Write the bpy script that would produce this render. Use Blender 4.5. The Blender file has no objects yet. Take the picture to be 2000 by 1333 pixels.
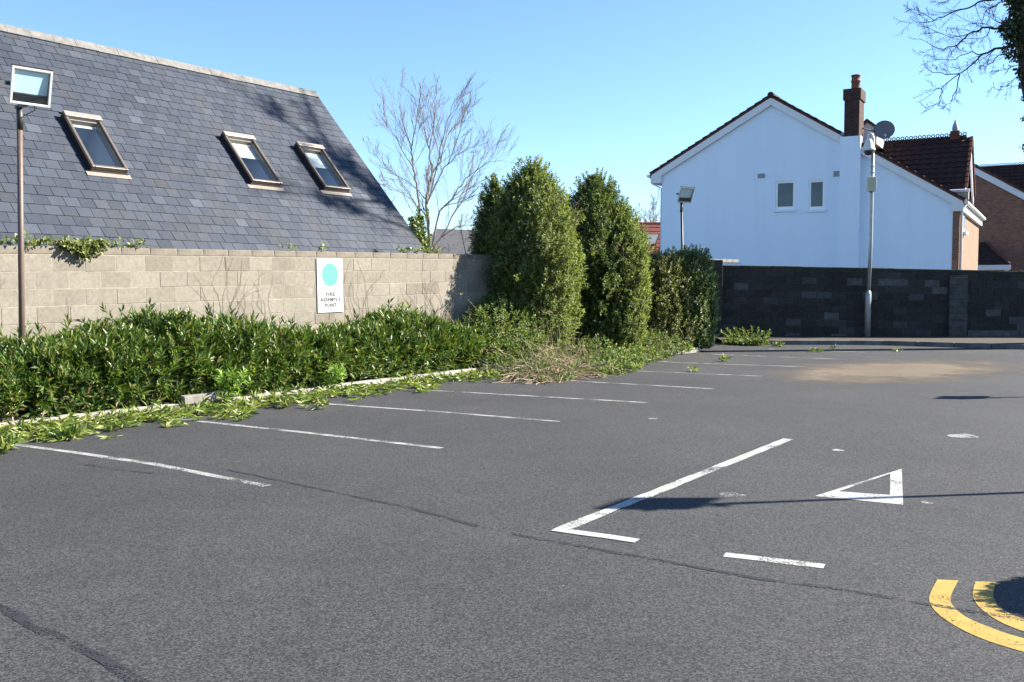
import bpy, bmesh, math, random
import numpy as np
from mathutils import Vector, Matrix
random.seed(7); RNG = np.random.default_rng(7)
R = math.radians
scn = bpy.context.scene
COL = scn.collection

# ------------------------------------------------------------------ camera
F_PX, CX, CY, HOR = 1842.0, 1000.0, 666.5, 563.0
EYE = Vector((0, 0, 1.6))
PITCH = math.atan((CY - HOR) / F_PX)
cam = bpy.data.cameras.new('camera'); cam_o = bpy.data.objects.new('camera', cam)
COL.objects.link(cam_o); scn.camera = cam_o
cam.sensor_width = 36; cam.lens = 36 * F_PX / 2000; cam.clip_start = 0.05; cam.clip_end = 2000
cam_o.location = EYE; cam_o.rotation_euler = (math.pi / 2 - PITCH, 0, 0)

# ------------------------------------------------------------------ light
SUN_EL, SUN_AZ = R(33), R(81)            # azimuth from +Y towards +X
w = bpy.data.worlds.new('World'); scn.world = w; w.use_nodes = True
wn = w.node_tree.nodes; wl = w.node_tree.links
sky = wn.new('ShaderNodeTexSky'); sky.sky_type = 'NISHITA'; sky.sun_disc = False
sky.sun_elevation = SUN_EL; sky.sun_rotation = SUN_AZ
sky.altitude = 0; sky.air_density = 1.0; sky.dust_density = 0.0; sky.ozone_density = 6.0
wl.new(sky.outputs['Color'], wn['Background'].inputs['Color'])
wn['Background'].inputs['Strength'].default_value = 0.066
sun = bpy.data.lights.new('sun', 'SUN'); sun.energy = 5.0; sun.angle = R(0.53); sun.color = (1, 0.93, 0.82)
sun_o = bpy.data.objects.new('sun', sun); COL.objects.link(sun_o)
SUND = Vector((math.sin(SUN_AZ) * math.cos(SUN_EL), math.cos(SUN_AZ) * math.cos(SUN_EL), math.sin(SUN_EL)))
sun_o.rotation_euler = SUND.to_track_quat('Z', 'Y').to_euler(); sun_o.location = (30, 5, 40)
vs = scn.view_settings; vs.view_transform = 'Standard'; vs.look = 'None'; vs.gamma = 1; vs.use_curve_mapping = False
vs.exposure = 2.0

# ------------------------------------------------------------------ pixel -> place
FWD = Vector((0, math.cos(PITCH), -math.sin(PITCH))); UPV = Vector((0, math.sin(PITCH), math.cos(PITCH)))
Z = Vector((0, 0, 1))
def ray(px, py): return FWD + Vector((1, 0, 0)) * ((px - CX) / F_PX) + UPV * ((CY - py) / F_PX)
def G(px, py, z=0.0):
    d = ray(px, py); return EYE + d * ((z - EYE.z) / d.z)
def atY(px, py, Y):
    d = ray(px, py); return EYE + d * (Y / d.y)
def onP(px, py, p0, n):
    d = ray(px, py); return EYE + d * ((p0 - EYE).dot(n) / d.dot(n))

# ------------------------------------------------------------------ materials
class NB:
    def __init__(s, name):
        s.m = bpy.data.materials.new(name); s.m.use_nodes = True
        s.n = s.m.node_tree.nodes; s.l = s.m.node_tree.links; s.b = s.n['Principled BSDF']; s.out = s.n['Material Output']
    def node(s, t, **kw):
        x = s.n.new(t)
        for k, v in kw.items(): setattr(x, k, v)
        return x
    def coord(s, which='Object'): return s.node('ShaderNodeTexCoord').outputs[which]
    def noise(s, scale, detail=4, rough=.6, vec=None, dist=0):
        x = s.node('ShaderNodeTexNoise'); x.inputs['Scale'].default_value = scale; x.inputs['Detail'].default_value = detail
        x.inputs['Roughness'].default_value = rough; x.inputs['Distortion'].default_value = dist
        s.l.new(vec if vec is not None else s.coord(), x.inputs['Vector']); return x.outputs['Fac']
    def voro(s, scale, out='Distance', vec=None):
        x = s.node('ShaderNodeTexVoronoi'); x.inputs['Scale'].default_value = scale
        s.l.new(vec if vec is not None else s.coord(), x.inputs['Vector']); return x.outputs[out]
    def ramp(s, fac, stops):
        x = s.node('ShaderNodeValToRGB'); e = x.color_ramp.elements
        while len(e) < len(stops): e.new(.5)
        for i, (p, c) in enumerate(stops):
            e[i].position = p; e[i].color = (*c, 1) if len(c) == 3 else c
        s.l.new(fac, x.inputs['Fac']); return x.outputs['Color']
    def mix(s, fac, a, b, mode='MIX'):
        x = s.node('ShaderNodeMix', data_type='RGBA', blend_type=mode)
        for i, v in ((0, fac), (6, a), (7, b)):
            if isinstance(v, (int, float)): x.inputs[i].default_value = v
            elif isinstance(v, tuple): x.inputs[i].default_value = (*v, 1)
            else: s.l.new(v, x.inputs[i])
        return x.outputs[2]
    def math(s, op, a, b=0.0, clamp=False):
        x = s.node('ShaderNodeMath', operation=op, use_clamp=clamp)
        for i, v in enumerate((a, b)):
            if isinstance(v, (int, float)): x.inputs[i].default_value = v
            else: s.l.new(v, x.inputs[i])
        return x.outputs[0]
    def color(s, c):
        if isinstance(c, tuple): s.b.inputs['Base Color'].default_value = (*c, 1)
        else: s.l.new(c, s.b.inputs['Base Color'])
        return s
    def set(s, **kw):
        for k, v in kw.items():
            k = {'rough': 'Roughness', 'metal': 'Metallic', 'spec': 'Specular IOR Level', 'alpha': 'Alpha'}[k]
            if isinstance(v, (int, float)): s.b.inputs[k].default_value = v
            else: s.l.new(v, s.b.inputs[k])
        return s
    def bump(s, h, strength=.3, dist=.01):
        x = s.node('ShaderNodeBump'); x.inputs['Strength'].default_value = strength; x.inputs['Distance'].default_value = dist
        s.l.new(h, x.inputs['Height']); s.l.new(x.outputs['Normal'], s.b.inputs['Normal']); return s

M = {}
ALB = dict(white_render=1, white_upvc=.8, window_frame=1.3, dark_mortar=1, dark_coping=1, dark_pier=1, dark_kerb=1, vent_grey=.8, dish_grey=1, dark_glass=1, room_dark=1, lamp_dark=1, pole_black=1,
           galvanised=.7, camera_white=.75, box_beige=.7, mortar=.60, coping=.5, kerb_concrete=.62, old_kerb=.55, ridge_concrete=.42, blind=.6, lining_white=.6, frame_cream=.42, frame_brown=.6, lamp_housing=.6, lamp_reflector=1.15, bark_pale=.7, bark_twig=.6, dry_stem=.75, soil=.6, bark_dark=.6)
def plain(name, c, rough=.6, metal=0, var=.15, scale=12, bump=0, spec=.5):
    c = tuple(x * ALB.get(name, .45) for x in c)
    b = NB(name); n = b.noise(scale, 5)
    b.color(b.ramp(n, [(.3, tuple(x * (1 - var) for x in c)), (.7, tuple(min(1, x * (1 + var)) for x in c))])).set(rough=rough, metal=metal, spec=spec)
    if bump: b.bump(b.noise(scale * 8, 3), bump, .006)
    M[name] = b.m; return b.m

def mk_tarmac():
    b = NB('tarmac'); co = b.coord()
    agg = b.voro(115, 'Color', co); sep = b.node('ShaderNodeSeparateColor'); b.l.new(agg, sep.inputs[0])
    fine = b.noise(90, 3, .75, co); big = b.noise(.35, 5, .6, co); mid = b.noise(2.6, 5, .65, co)
    base = b.ramp(b.math('ADD', b.math('MULTIPLY', sep.outputs[0], .55), b.math('MULTIPLY', fine, .5)),
                  [(.2, (.0085, .0088, .0094)), (.5, (.0315, .0320, .0332)), (.84, (.075, .076, .078))])
    base = b.mix(b.ramp(big, [(.35, (0,) * 3), (.7, (1,) * 3)]), base, b.mix(1, base, (.70, .71, .74), 'MULTIPLY'))
    st = b.noise(.9, 6, .7, co, 1.2); base = b.mix(b.ramp(st, [(.56, (0,) * 3), (.72, (1,) * 3)]), base, b.mix(1, base, (.80, .81, .84), 'MULTIPLY'))
    base = b.mix(b.ramp(mid, [(.4, (0,) * 3), (.75, (1,) * 3)]), base, b.mix(1, base, (1.16, 1.14, 1.12), 'MULTIPLY'))
    # pale specks of grit and old chewing gum
    sp = b.voro(3.1, 'Distance', co); base = b.mix(b.ramp(sp, [(.018, (1,) * 3), (.03, (0,) * 3)]), base, (.13, .13, .135))
    b.color(base).set(rough=.88, spec=.3)
    b.bump(b.math('ADD', sep.outputs[1], b.math('MULTIPLY', fine, 1.2)), .55, .006)
    M['tarmac'] = b.m
mk_tarmac()

def mk_paint(name, c, worn, thr):
    b = NB(name); co = b.coord()
    n = b.math('ADD', b.math('MULTIPLY', b.noise(70, 3, .7, co), .75), b.math('MULTIPLY', b.noise(3.2, 4, .6, co), .6))
    d = b.noise(8, 5, .6, co)
    b.color(b.mix(b.ramp(d, [(.3, (0,) * 3), (.75, (1,) * 3)]), c, tuple(x * worn for x in c))).set(rough=.75, spec=.3)
    b.set(alpha=b.ramp(n, [(thr - .03, (0,) * 3), (thr + .03, (1,) * 3)]))
    b.bump(b.noise(80, 3, .7, co), .4, .005)
    M[name] = b.m
mk_paint('white_paint', (.30, .30, .29), .72, .645)
mk_paint('white_paint_fresh', (.36, .36, .35), .8, .61)
mk_paint('yellow_paint', (.33, .225, .05), .74, .565)
mk_paint('tar', (.0220, .0240, .0285), .9, .675)
mk_paint('paint_spill', (.26, .26, .26), .8, .665)
def mk_sand():
    b = NB('sand'); co = b.coord('Generated'); oc = b.coord('Object')
    sub = b.node('ShaderNodeVectorMath', operation='SUBTRACT'); b.l.new(co, sub.inputs[0]); sub.inputs[1].default_value = (.5, .5, .5)
    ln = b.node('ShaderNodeVectorMath', operation='LENGTH'); b.l.new(sub.outputs[0], ln.inputs[0])
    n = b.noise(.9, 6, .65, oc); f = b.noise(60, 2, .6, oc)
    a = b.math('ADD', b.math('ADD', b.math('MULTIPLY', ln.outputs['Value'], -3.0), .22), b.math('ADD', b.math('MULTIPLY', n, 1.6), b.math('MULTIPLY', f, .3)))
    b.color(b.ramp(n, [(.3, (.13, .108, .08)), (.7, (.18, .15, .112))])).set(rough=.95, spec=.1)
    b.set(alpha=b.ramp(a, [(.05, (0,) * 3), (.7, (.75,) * 3)])); M['sand'] = b.m
mk_sand()

def mk_block(name, stops, island=False, grime=(.10, .092, .078), gr=.5, warm=1.0):
    b = NB(name); co = b.coord()
    geo = b.node('ShaderNodeNewGeometry'); oi = b.node('ShaderNodeObjectInfo')
    rnd = geo.outputs['Random Per Island'] if island else oi.outputs['Random']
    # world position so the weathering runs on over the joints
    pos = geo.outputs['Position']
    c = b.ramp(rnd, stops)
    g = b.noise(17, 6, .8, pos); c = b.mix(b.ramp(g, [(.35, (0,) * 3), (.72, (1,) * 3)]), b.mix(1, c, (.74, .74, .74), 'MULTIPLY'), b.mix(1, c, (1.12, 1.11, 1.08), 'MULTIPLY'))
    st = b.noise(1.3, 6, .65, pos)
    c = b.mix(b.ramp(st, [(.5, (0,) * 3), (.78, (gr,) * 3)]), c, grime)
    pale = b.noise(2.3, 4, .6, pos); c = b.mix(b.ramp(pale, [(.66, (0,) * 3), (.78, (.4,) * 3)]), c, (.36, .355, .34))
    b.color(c).set(rough=.93, spec=.2)
    b.bump(b.math('ADD', g, b.noise(140, 3, .7, pos)), .5, .006); M[name] = b.m
blk = [(0, (.160, .143, .116)), (.1, (.190, .171, .140)), (.5, (.207, .187, .154)), (.85, (.222, .202, .167)), (1, (.198, .180, .150))]
mk_block('concrete_block', blk)
mk_block('concrete_block_joined', blk, True)
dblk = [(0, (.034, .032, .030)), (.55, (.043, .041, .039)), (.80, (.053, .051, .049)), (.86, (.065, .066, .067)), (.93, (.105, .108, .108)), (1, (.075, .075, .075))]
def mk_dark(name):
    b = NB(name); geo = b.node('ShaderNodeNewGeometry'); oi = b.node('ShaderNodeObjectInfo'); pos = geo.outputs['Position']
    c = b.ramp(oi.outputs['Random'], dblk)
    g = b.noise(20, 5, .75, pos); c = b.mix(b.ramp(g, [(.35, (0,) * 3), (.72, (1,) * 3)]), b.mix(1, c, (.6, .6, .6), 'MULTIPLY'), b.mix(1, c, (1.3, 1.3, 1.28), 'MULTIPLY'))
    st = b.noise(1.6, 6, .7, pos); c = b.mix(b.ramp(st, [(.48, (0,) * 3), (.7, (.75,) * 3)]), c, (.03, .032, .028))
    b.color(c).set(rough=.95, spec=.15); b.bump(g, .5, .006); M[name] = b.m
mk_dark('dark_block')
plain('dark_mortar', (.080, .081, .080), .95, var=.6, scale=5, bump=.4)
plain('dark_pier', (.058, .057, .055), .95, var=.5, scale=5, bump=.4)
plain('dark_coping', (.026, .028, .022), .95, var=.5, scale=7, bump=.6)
plain('mortar', (.34, .30, .235), .95, var=.25, scale=9, bump=.4)
plain('coping', (.27, .235, .185), .95, var=.3, scale=6, bump=.6)
plain('kerb_concrete', (.40, .375, .32), .9, var=.25, scale=7, bump=.5)
plain('old_kerb', (.30, .275, .24), .9, var=.3, scale=9, bump=.5)
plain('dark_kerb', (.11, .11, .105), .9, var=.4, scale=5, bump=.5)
plain('soil', (.060, .045, .032), 1, var=.5, scale=9, bump=.9)
def mk_slate(name, island):
    b = NB(name); geo = b.node('ShaderNodeNewGeometry'); oi = b.node('ShaderNodeObjectInfo'); pos = geo.outputs['Position']
    rnd = geo.outputs['Random Per Island'] if island else oi.outputs['Random']
    c = b.ramp(rnd, [(0, (.0185, .0245, .036)), (.35, (.024, .031, .0445)), (.7, (.0285, .036, .051)), (.95, (.034, .042, .057)), (.99, (.044, .052, .067)), (1, (.054, .062, .077))])
    n = b.noise(1.1, 6, .6, pos); c = b.mix(b.ramp(n, [(.5, (0,) * 3), (.75, (.6,) * 3)]), c, (.044, .042, .036))
    f = b.noise(30, 4, .6, pos); c = b.mix(b.ramp(f, [(.3, (0,) * 3), (.7, (1,) * 3)]), b.mix(1, c, (.85, .85, .86), 'MULTIPLY'), b.mix(1, c, (1.12, 1.12, 1.12), 'MULTIPLY'))
    b.color(c).set(rough=.62, spec=.35); b.bump(f, .25, .004); M[name] = b.m
mk_slate('slate', False); mk_slate('slate_joined', True)
plain('slate_edge', (.09, .08, .065), .95, var=.3)
plain('ridge_concrete', (.30, .29, .27), .9, var=.3, scale=8, bump=.4)
plain('frame_brown', (.20, .165, .135), .42, .35, var=.08)
plain('frame_dark', (.05, .032, .026), .5, var=.1)
plain('frame_cream', (.52, .46, .40), .45, .2, var=.06)
plain('lining_white', (.55, .58, .62), .8, var=.04)
plain('blind', (.80, .76, .60), .85, var=.03)
plain('room_dark', (.05, .08, .13), .9, var=.1)
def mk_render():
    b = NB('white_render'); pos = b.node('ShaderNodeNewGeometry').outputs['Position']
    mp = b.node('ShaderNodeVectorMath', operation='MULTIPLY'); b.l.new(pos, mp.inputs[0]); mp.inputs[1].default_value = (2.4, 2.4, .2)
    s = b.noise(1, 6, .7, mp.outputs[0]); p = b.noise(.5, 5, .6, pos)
    c = b.mix(b.ramp(s, [(.42, (0,) * 3), (.72, (1,) * 3)]), (.70, .80, .895), (.665, .76, .855))  # blue sky light is mixed into the white wall's base colour
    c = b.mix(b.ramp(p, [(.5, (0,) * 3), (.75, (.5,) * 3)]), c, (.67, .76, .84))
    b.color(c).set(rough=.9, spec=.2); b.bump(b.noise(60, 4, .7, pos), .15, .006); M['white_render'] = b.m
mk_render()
plain('white_upvc', (.82, .82, .82), .4, var=.02)
plain('window_frame', (.62, .64, .64), .45, var=.03)
plain('vent_grey', (.33, .35, .38), .7, var=.1)
plain('terracotta', (.36, .14, .085), .85, var=.2, scale=8)
plain('galvanised', (.42, .46, .47), .45, .55, var=.15, scale=10)
plain('camera_white', (.72, .73, .72), .4, var=.04)
plain('box_beige', (.58, .57, .42), .5, var=.05)
plain('pole_brown', (.21, .14, .11), .55, .1, var=.2, scale=14)
plain('pole_black', (.022, .02, .02), .5, var=.2)
plain('lamp_housing', (.72, .72, .70), .45, .1, var=.06)
plain('lamp_reflector', (.62, .72, .68), .5, .0, var=.05, scale=4)
plain('lamp_dark', (.02, .02, .022), .5, var=.3)
plain('bark_pale', (.27, .225, .18), .9, var=.35, scale=9, bump=.5)
plain('bark_twig', (.26, .215, .18), .85, var=.3, scale=9)
plain('bark_dark', (.055, .045, .04), .9, var=.4, scale=9, bump=.4)
plain('bark_brown', (.13, .095, .065), .9, var=.35, scale=9, bump=.4)
plain('bark_stem', (.30, .22, .15), .9, var=.4, scale=9)
plain('dry_stem', (.40, .30, .19), .9, var=.4, scale=4)
plain('dish_grey', (.13, .14, .155), .6, var=.08)
plain('sign_white', (.84, .84, .83), .5, var=.02)
plain('sign_teal', (.12, .62, .44), .5, var=.03)
plain('sign_black', (.03, .028, .03), .5, var=.05)
plain('soffit_cream', (.70, .66, .55), .6, var=.04)

def mk_glass(name, tint):
    b = NB(name); b.n.remove(b.b)
    t = b.node('ShaderNodeBsdfTransparent'); t.inputs[0].default_value = (*tint, 1)
    g = b.node('ShaderNodeBsdfGlossy'); g.inputs['Roughness'].default_value = .03
    lw = b.node('ShaderNodeLayerWeight'); fr_ = b.math('ADD', b.math('MULTIPLY', b.math('POWER', lw.outputs['Facing'], 4.0), .8), .11)
    mx = b.node('ShaderNodeMixShader'); b.l.new(fr_, mx.inputs[0]); b.l.new(t.outputs[0], mx.inputs[1]); b.l.new(g.outputs[0], mx.inputs[2])
    b.l.new(mx.outputs[0], b.out.inputs['Surface']); M[name] = b.m
mk_glass('glass', (.80, .88, .95)); plain('dark_glass', (.026, .046, .060), .06, var=.5, scale=1.5)

def mk_leaf(name, stops, rough=.45, trans=.3, spec=.5):
    b = NB(name); geo = b.node('ShaderNodeNewGeometry')
    c = b.ramp(geo.outputs['Random Per Island'], [(p, tuple(x * .82 for x in q)) for p, q in stops])
    b.color(c).set(rough=rough, spec=spec)
    tr = b.node('ShaderNodeBsdfTranslucent'); b.l.new(b.mix(1, c, (1.25, 1.35, .55), 'MULTIPLY'), tr.inputs[0])
    mx = b.node('ShaderNodeMixShader'); mx.inputs[0].default_value = trans
    b.l.new(b.b.outputs[0], mx.inputs[1]); b.l.new(tr.outputs[0], mx.inputs[2]); b.l.new(mx.outputs[0], b.out.inputs['Surface'])
    M[name] = b.m
mk_leaf('leaf_laurel', [(0, (.034, .078, .015)), (.35, (.062, .118, .022)), (.7, (.105, .165, .030)), (.9, (.19, .215, .045)), (.97, (.27, .25, .09)), (1, (.24, .13, .06))], .36, .30, .35)
mk_leaf('leaf_clipping', [(0, (.07, .12, .022)), (.4, (.15, .21, .045)), (.8, (.24, .29, .075)), (1, (.33, .31, .12))], .4, .3)
mk_leaf('leaf_evergreen', [(0, (.085, .125, .034)), (.4, (.145, .19, .056)), (.8, (.225, .27, .09)), (.97, (.31, .32, .11)), (1, (.22, .14, .06))], .6, .36, .25)
mk_leaf('leaf_evergreen_deep', [(0, (.052, .088, .028)), (.4, (.098, .145, .044)), (.8, (.18, .23, .072)), (.97, (.22, .22, .08)), (1, (.18, .12, .05))], .6, .36, .25)
mk_leaf('leaf_privet', [(0, (.080, .125, .040)), (.45, (.15, .205, .070)), (.85, (.24, .29, .115)), (1, (.32, .33, .16))], .42, .28, .4)
mk_leaf('leaf_autumn', [(0, (.09, .125, .032)), (.6, (.155, .185, .048)), (.85, (.23, .225, .06)), (.95, (.31, .23, .06)), (1, (.36, .17, .05))], .45, .25)
mk_leaf('leaf_bramble', [(0, (.06, .105, .022)), (.4, (.105, .165, .038)), (.8, (.17, .225, .06)), (.95, (.25, .25, .11)), (1, (.30, .24, .13))], .55, .34, .25)
mk_leaf('leaf_bright', [(0, (.12, .22, .030)), (.6, (.20, .33, .05)), (1, (.28, .40, .08))], .5, .4)
mk_leaf('leaf_ivy', [(0, (.022, .040, .012)), (.6, (.045, .07, .02)), (.9, (.09, .11, .03)), (1, (.16, .15, .05))], .4, .2)
mk_leaf('leaf_ivy_wall', [(0, (.09, .13, .03)), (.6, (.16, .20, .05)), (1, (.28, .26, .10))], .45, .3)

def mk_brick(name, c1, c2, mort):
    b = NB(name); co = b.coord('UV')
    t = b.node('ShaderNodeTexBrick'); b.l.new(co, t.inputs['Vector']); t.inputs['Scale'].default_value = 1
    t.inputs['Brick Width'].default_value = .225; t.inputs['Row Height'].default_value = .075; t.inputs['Mortar Size'].default_value = .006
    t.inputs['Color1'].default_value = (*c1, 1); t.inputs['Color2'].default_value = (*c2, 1); t.inputs['Mortar'].default_value = (*mort, 1)
    n = b.noise(5, 5, .6); c = b.mix(b.ramp(n, [(.3, (0,) * 3), (.7, (1,) * 3)]), b.mix(1, t.outputs['Color'], (.7, .7, .7), 'MULTIPLY'), t.outputs['Color'])
    b.color(c).set(rough=.9, spec=.2); b.bump(t.outputs['Fac'], -.4, .008); M[name] = b.m
mk_brick('brick_red', (.30, .13, .075), (.20, .085, .055), (.32, .27, .22))
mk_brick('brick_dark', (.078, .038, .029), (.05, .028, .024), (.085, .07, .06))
mk_brick('brick_pale', (.26, .15, .095), (.21, .115, .07), (.26, .23, .19))
def mk_tile(name, c):
    b = NB(name); geo = b.node('ShaderNodeNewGeometry')
    n = b.noise(4, 5, .6); f = b.noise(40, 3, .6)
    cc = b.mix(b.ramp(n, [(.3, (0,) * 3), (.7, (1,) * 3)]), tuple(x * .6 for x in c), c)
    b.color(cc).set(rough=.85, spec=.2); b.bump(f, .3, .005); M[name] = b.m
mk_tile('tile_brown', (.050, .027, .023)); mk_tile('tile_red', (.15, .045, .036)); mk_tile('tile_edge', (.15, .055, .04)); mk_tile('tile_grey', (.12, .12, .125))

# ------------------------------------------------------------------ mesh helpers
class MB:
    def __init__(s): s.v = []; s.f = []; s.uv = {}
    def quad(s, a, b, c, d):
        i = len(s.v); s.v += [tuple(a), tuple(b), tuple(c), tuple(d)]; s.f.append((i, i + 1, i + 2, i + 3)); return s
    def poly(s, pts):
        i = len(s.v); s.v += [tuple(p) for p in pts]; s.f.append(tuple(range(i, i + len(pts)))); return s
    def box(s, c, ax, ay, az, hx, hy, hz):
        c = Vector(c); ax = Vector(ax) * hx; ay = Vector(ay) * hy; az = Vector(az) * hz; i = len(s.v)
        for k in (-1, 1):
            for x, y in ((-1, -1), (1, -1), (1, 1), (-1, 1)): s.v.append(tuple(c + ax * x + ay * y + az * k))
        s.f += [tuple(i + q for q in f) for f in ((3, 2, 1, 0), (4, 5, 6, 7), (0, 1, 5, 4), (1, 2, 6, 5), (2, 3, 7, 6), (3, 0, 4, 7))]; return s
    def prism(s, pts, off):
        off = Vector(off); pts = [Vector(p) for p in pts]; n = len(pts); i = len(s.v)
        s.v += [tuple(p) for p in pts] + [tuple(p + off) for p in pts]
        s.f.append(tuple(range(i + n - 1, i - 1, -1))); s.f.append(tuple(range(i + n, i + 2 * n)))
        for k in range(n): s.f.append((i + k, i + (k + 1) % n, i + n + (k + 1) % n, i + n + k))
        return s
    def tube(s, pts, rad, sides=6, cap=True):
        pts = [Vector(p) for p in pts]; n = len(pts)
        if isinstance(rad, (int, float)): rad = [rad] * n
        t = (pts[1] - pts[0]).normalized(); a = t.orthogonal().normalized(); base = len(s.v)
        for k in range(n):
            t2 = (pts[min(k + 1, n - 1)] - pts[max(k - 1, 0)])
            t2 = t2.normalized() if t2.length > 1e-9 else t
            a = (a - t2 * a.dot(t2)); a = a.normalized() if a.length > 1e-6 else t2.orthogonal().normalized(); bb = t2.cross(a); t = t2
            for q in range(sides):
                g = 2 * math.pi * q / sides; s.v.append(tuple(pts[k] + (a * math.cos(g) + bb * math.sin(g)) * rad[k]))
        for k in range(n - 1):
            for q in range(sides):
                r = (q + 1) % sides
                s.f.append((base + k * sides + q, base + k * sides + r, base + (k + 1) * sides + r, base + (k + 1) * sides + q))
        if cap:
            s.f.append(tuple(base + q for q in range(sides - 1, -1, -1))); s.f.append(tuple(base + (n - 1) * sides + q for q in range(sides)))
        return s
    def lathe(s, base, prof, axis=(0, 0, 1), sides=20):
        base = Vector(base); ax = Vector(axis).normalized(); a = ax.orthogonal().normalized(); b = ax.cross(a); i = len(s.v); n = len(prof)
        for r, h in prof:
            for q in range(sides):
                g = 2 * math.pi * q / sides; s.v.append(tuple(base + ax * h + (a * math.cos(g) + b * math.sin(g)) * max(r, 1e-4)))
        for k in range(n - 1):
            for q in range(sides):
                r2 = (q + 1) % sides; s.f.append((i + k * sides + q, i + k * sides + r2, i + (k + 1) * sides + r2, i + (k + 1) * sides + q))
        s.f.append(tuple(i + q for q in range(sides - 1, -1, -1))); s.f.append(tuple(i + (n - 1) * sides + q for q in range(sides)))
        return s
    def mesh(s, name, org=(0, 0, 0)):
        me = bpy.data.meshes.new(name); o = Vector(org)
        me.from_pydata([(a - o.x, b - o.y, c - o.z) for a, b, c in s.v], [], s.f); me.update(); return me

def facing(q, n):
    if (q[1] - q[0]).cross(q[2] - q[1]).dot(n) < 0: q = q[::-1]
    return MB().quad(*q)
def worldloc(o):
    p = Vector((0, 0, 0))
    while o is not None: p += o.location; o = o.parent
    return p
def obj(name, mb, mat, parent=None, smooth=False, bevel=0, org=None):
    """link an MB (world coordinates) or mesh as one object under parent"""
    pl = worldloc(parent) if parent else Vector((0, 0, 0))
    if isinstance(mb, MB):
        if org is None: org = pl
        me = mb.mesh(name, org); loc = Vector(org) - pl
    else: me = mb; loc = (Vector(org) if org is not None else pl) - pl
    if not me.materials: me.materials.append(M[mat])
    if smooth: me.polygons.foreach_set('use_smooth', [True] * len(me.polygons))
    o = bpy.data.objects.new(name, me); COL.objects.link(o); o.location = loc; o.parent = parent
    if bevel:
        bv = o.modifiers.new('bevel', 'BEVEL'); bv.width = bevel; bv.segments = 2; bv.limit_method = 'ANGLE'
    return o
def tag(o, label, cat, group=None):
    o['label'] = label; o['category'] = cat
    if group: o['group'] = group
    return o
def thing(name, label, cat, loc, group=None):
    o = bpy.data.objects.new(name, None); COL.objects.link(o); o.location = loc; o.empty_display_size = .1
    return tag(o, label, cat, group)
def structure(o): o['kind'] = 'structure'; return o
def stuff(o): o['kind'] = 'stuff'; return o
def uvbox(me, ax, up):
    """planar metre UVs along ax / up"""
    uv = me.uv_layers.new(name='UVMap'); ax = Vector(ax); up = Vector(up); oth = ax.cross(up)
    for p in me.polygons:
        use = ax if abs(p.normal.dot(oth)) > .6 or abs(p.normal.dot(up)) > .8 else oth
        for li in p.loop_indices:
            c = me.vertices[me.loops[li].vertex_index].co; uv.data[li].uv = (c.dot(use) + 50, c.dot(up) + 50)

def np_mesh(name, V, Fa):
    me = bpy.data.meshes.new(name); n, k = Fa.shape
    me.vertices.add(len(V)); me.vertices.foreach_set('co', np.ascontiguousarray(V, dtype=np.float32).ravel())
    me.loops.add(n * k); me.loops.foreach_set('vertex_index', np.ascontiguousarray(Fa, dtype=np.int32).ravel())
    me.polygons.add(n); me.polygons.foreach_set('loop_start', np.arange(0, n * k, k, dtype=np.int32))
    me.update(calc_edges=True); return me
def unit(a): return a / np.maximum(np.linalg.norm(a, axis=1, keepdims=True), 1e-9)
def leaf_arrays(P, D, U, L, Wd, big=False, curl=.12):
    D = unit(D); S = unit(np.cross(D, U)); N = np.cross(S, D); n = len(P); L = L[:, None]; Wd = Wd[:, None]
    if big:
        V = np.stack([P, P + D * L * .45 - S * Wd * .5 + N * Wd * .18, P + D * L * .48 - N * L * .02, P + D * L * .45 + S * Wd * .5 + N * Wd * .18,
                      P + D * L - N * L * curl], 1).reshape(-1, 3)
        f = np.array([[0, 2, 1], [0, 3, 2], [1, 2, 4], [2, 3, 4]])
        Fa = (np.arange(n)[:, None, None] * 5 + f[None]).reshape(-1, 3)
    else:
        V = np.stack([P, P + D * L * .5 - S * Wd * .5 + N * Wd * .2, P + D * L - N * L * curl, P + D * L * .5 + S * Wd * .5 + N * Wd * .2], 1).reshape(-1, 3)
        f = np.array([[0, 2, 1], [0, 3, 2]]); Fa = (np.arange(n)[:, None, None] * 4 + f[None]).reshape(-1, 3)
    return V, Fa
def rand_dirs(n): return unit(RNG.normal(size=(n, 3)))
def sprigs(P, A, nl, L, ratio, stem, spread=.9, big=False, flat=0.0):
    """P sprig roots, A sprig axes; nl leaves each round the axis -> leaf arrays"""
    n = len(P); A = unit(A); k = np.tile(np.arange(nl), n); idx = np.repeat(np.arange(n), nl)
    a1 = unit(np.cross(A, rand_dirs(n))); b1 = np.cross(A, a1)
    th = k * 2.4 + RNG.uniform(0, 6.28, n)[idx] + RNG.normal(0, .25, n * nl); fr = (k + .5) / nl
    side = a1[idx] * np.cos(th)[:, None] + b1[idx] * np.sin(th)[:, None]
    D = A[idx] * (1.15 - spread + fr[:, None] * .8) + side * spread + RNG.normal(0, .16, (n * nl, 3))
    if flat: D[:, 2] *= (1 - flat)
    Q = P[idx] + A[idx] * (fr * stem)[:, None]
    LL = L * RNG.uniform(.65, 1.15, n * nl); U = A[idx] + RNG.normal(0, .3, (n * nl, 3))
    return leaf_arrays(Q, D, U, LL, LL * ratio * RNG.uniform(.8, 1.2, n * nl), big)
def join_arrays(parts):
    V = []; Fs = []; o = 0
    for v, f in parts: V.append(v); Fs.append(f + o); o += len(v)
    return np.concatenate(V), np.concatenate(Fs)
def leaf_obj(name, parts, mat, parent, org=None):
    V, Fa = join_arrays(parts) if isinstance(parts, list) else parts
    org = Vector(org) if org is not None else worldloc(parent)
    return obj(name, np_mesh(name, V - np.array(org)[None], Fa), mat, parent, org=org)
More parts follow.
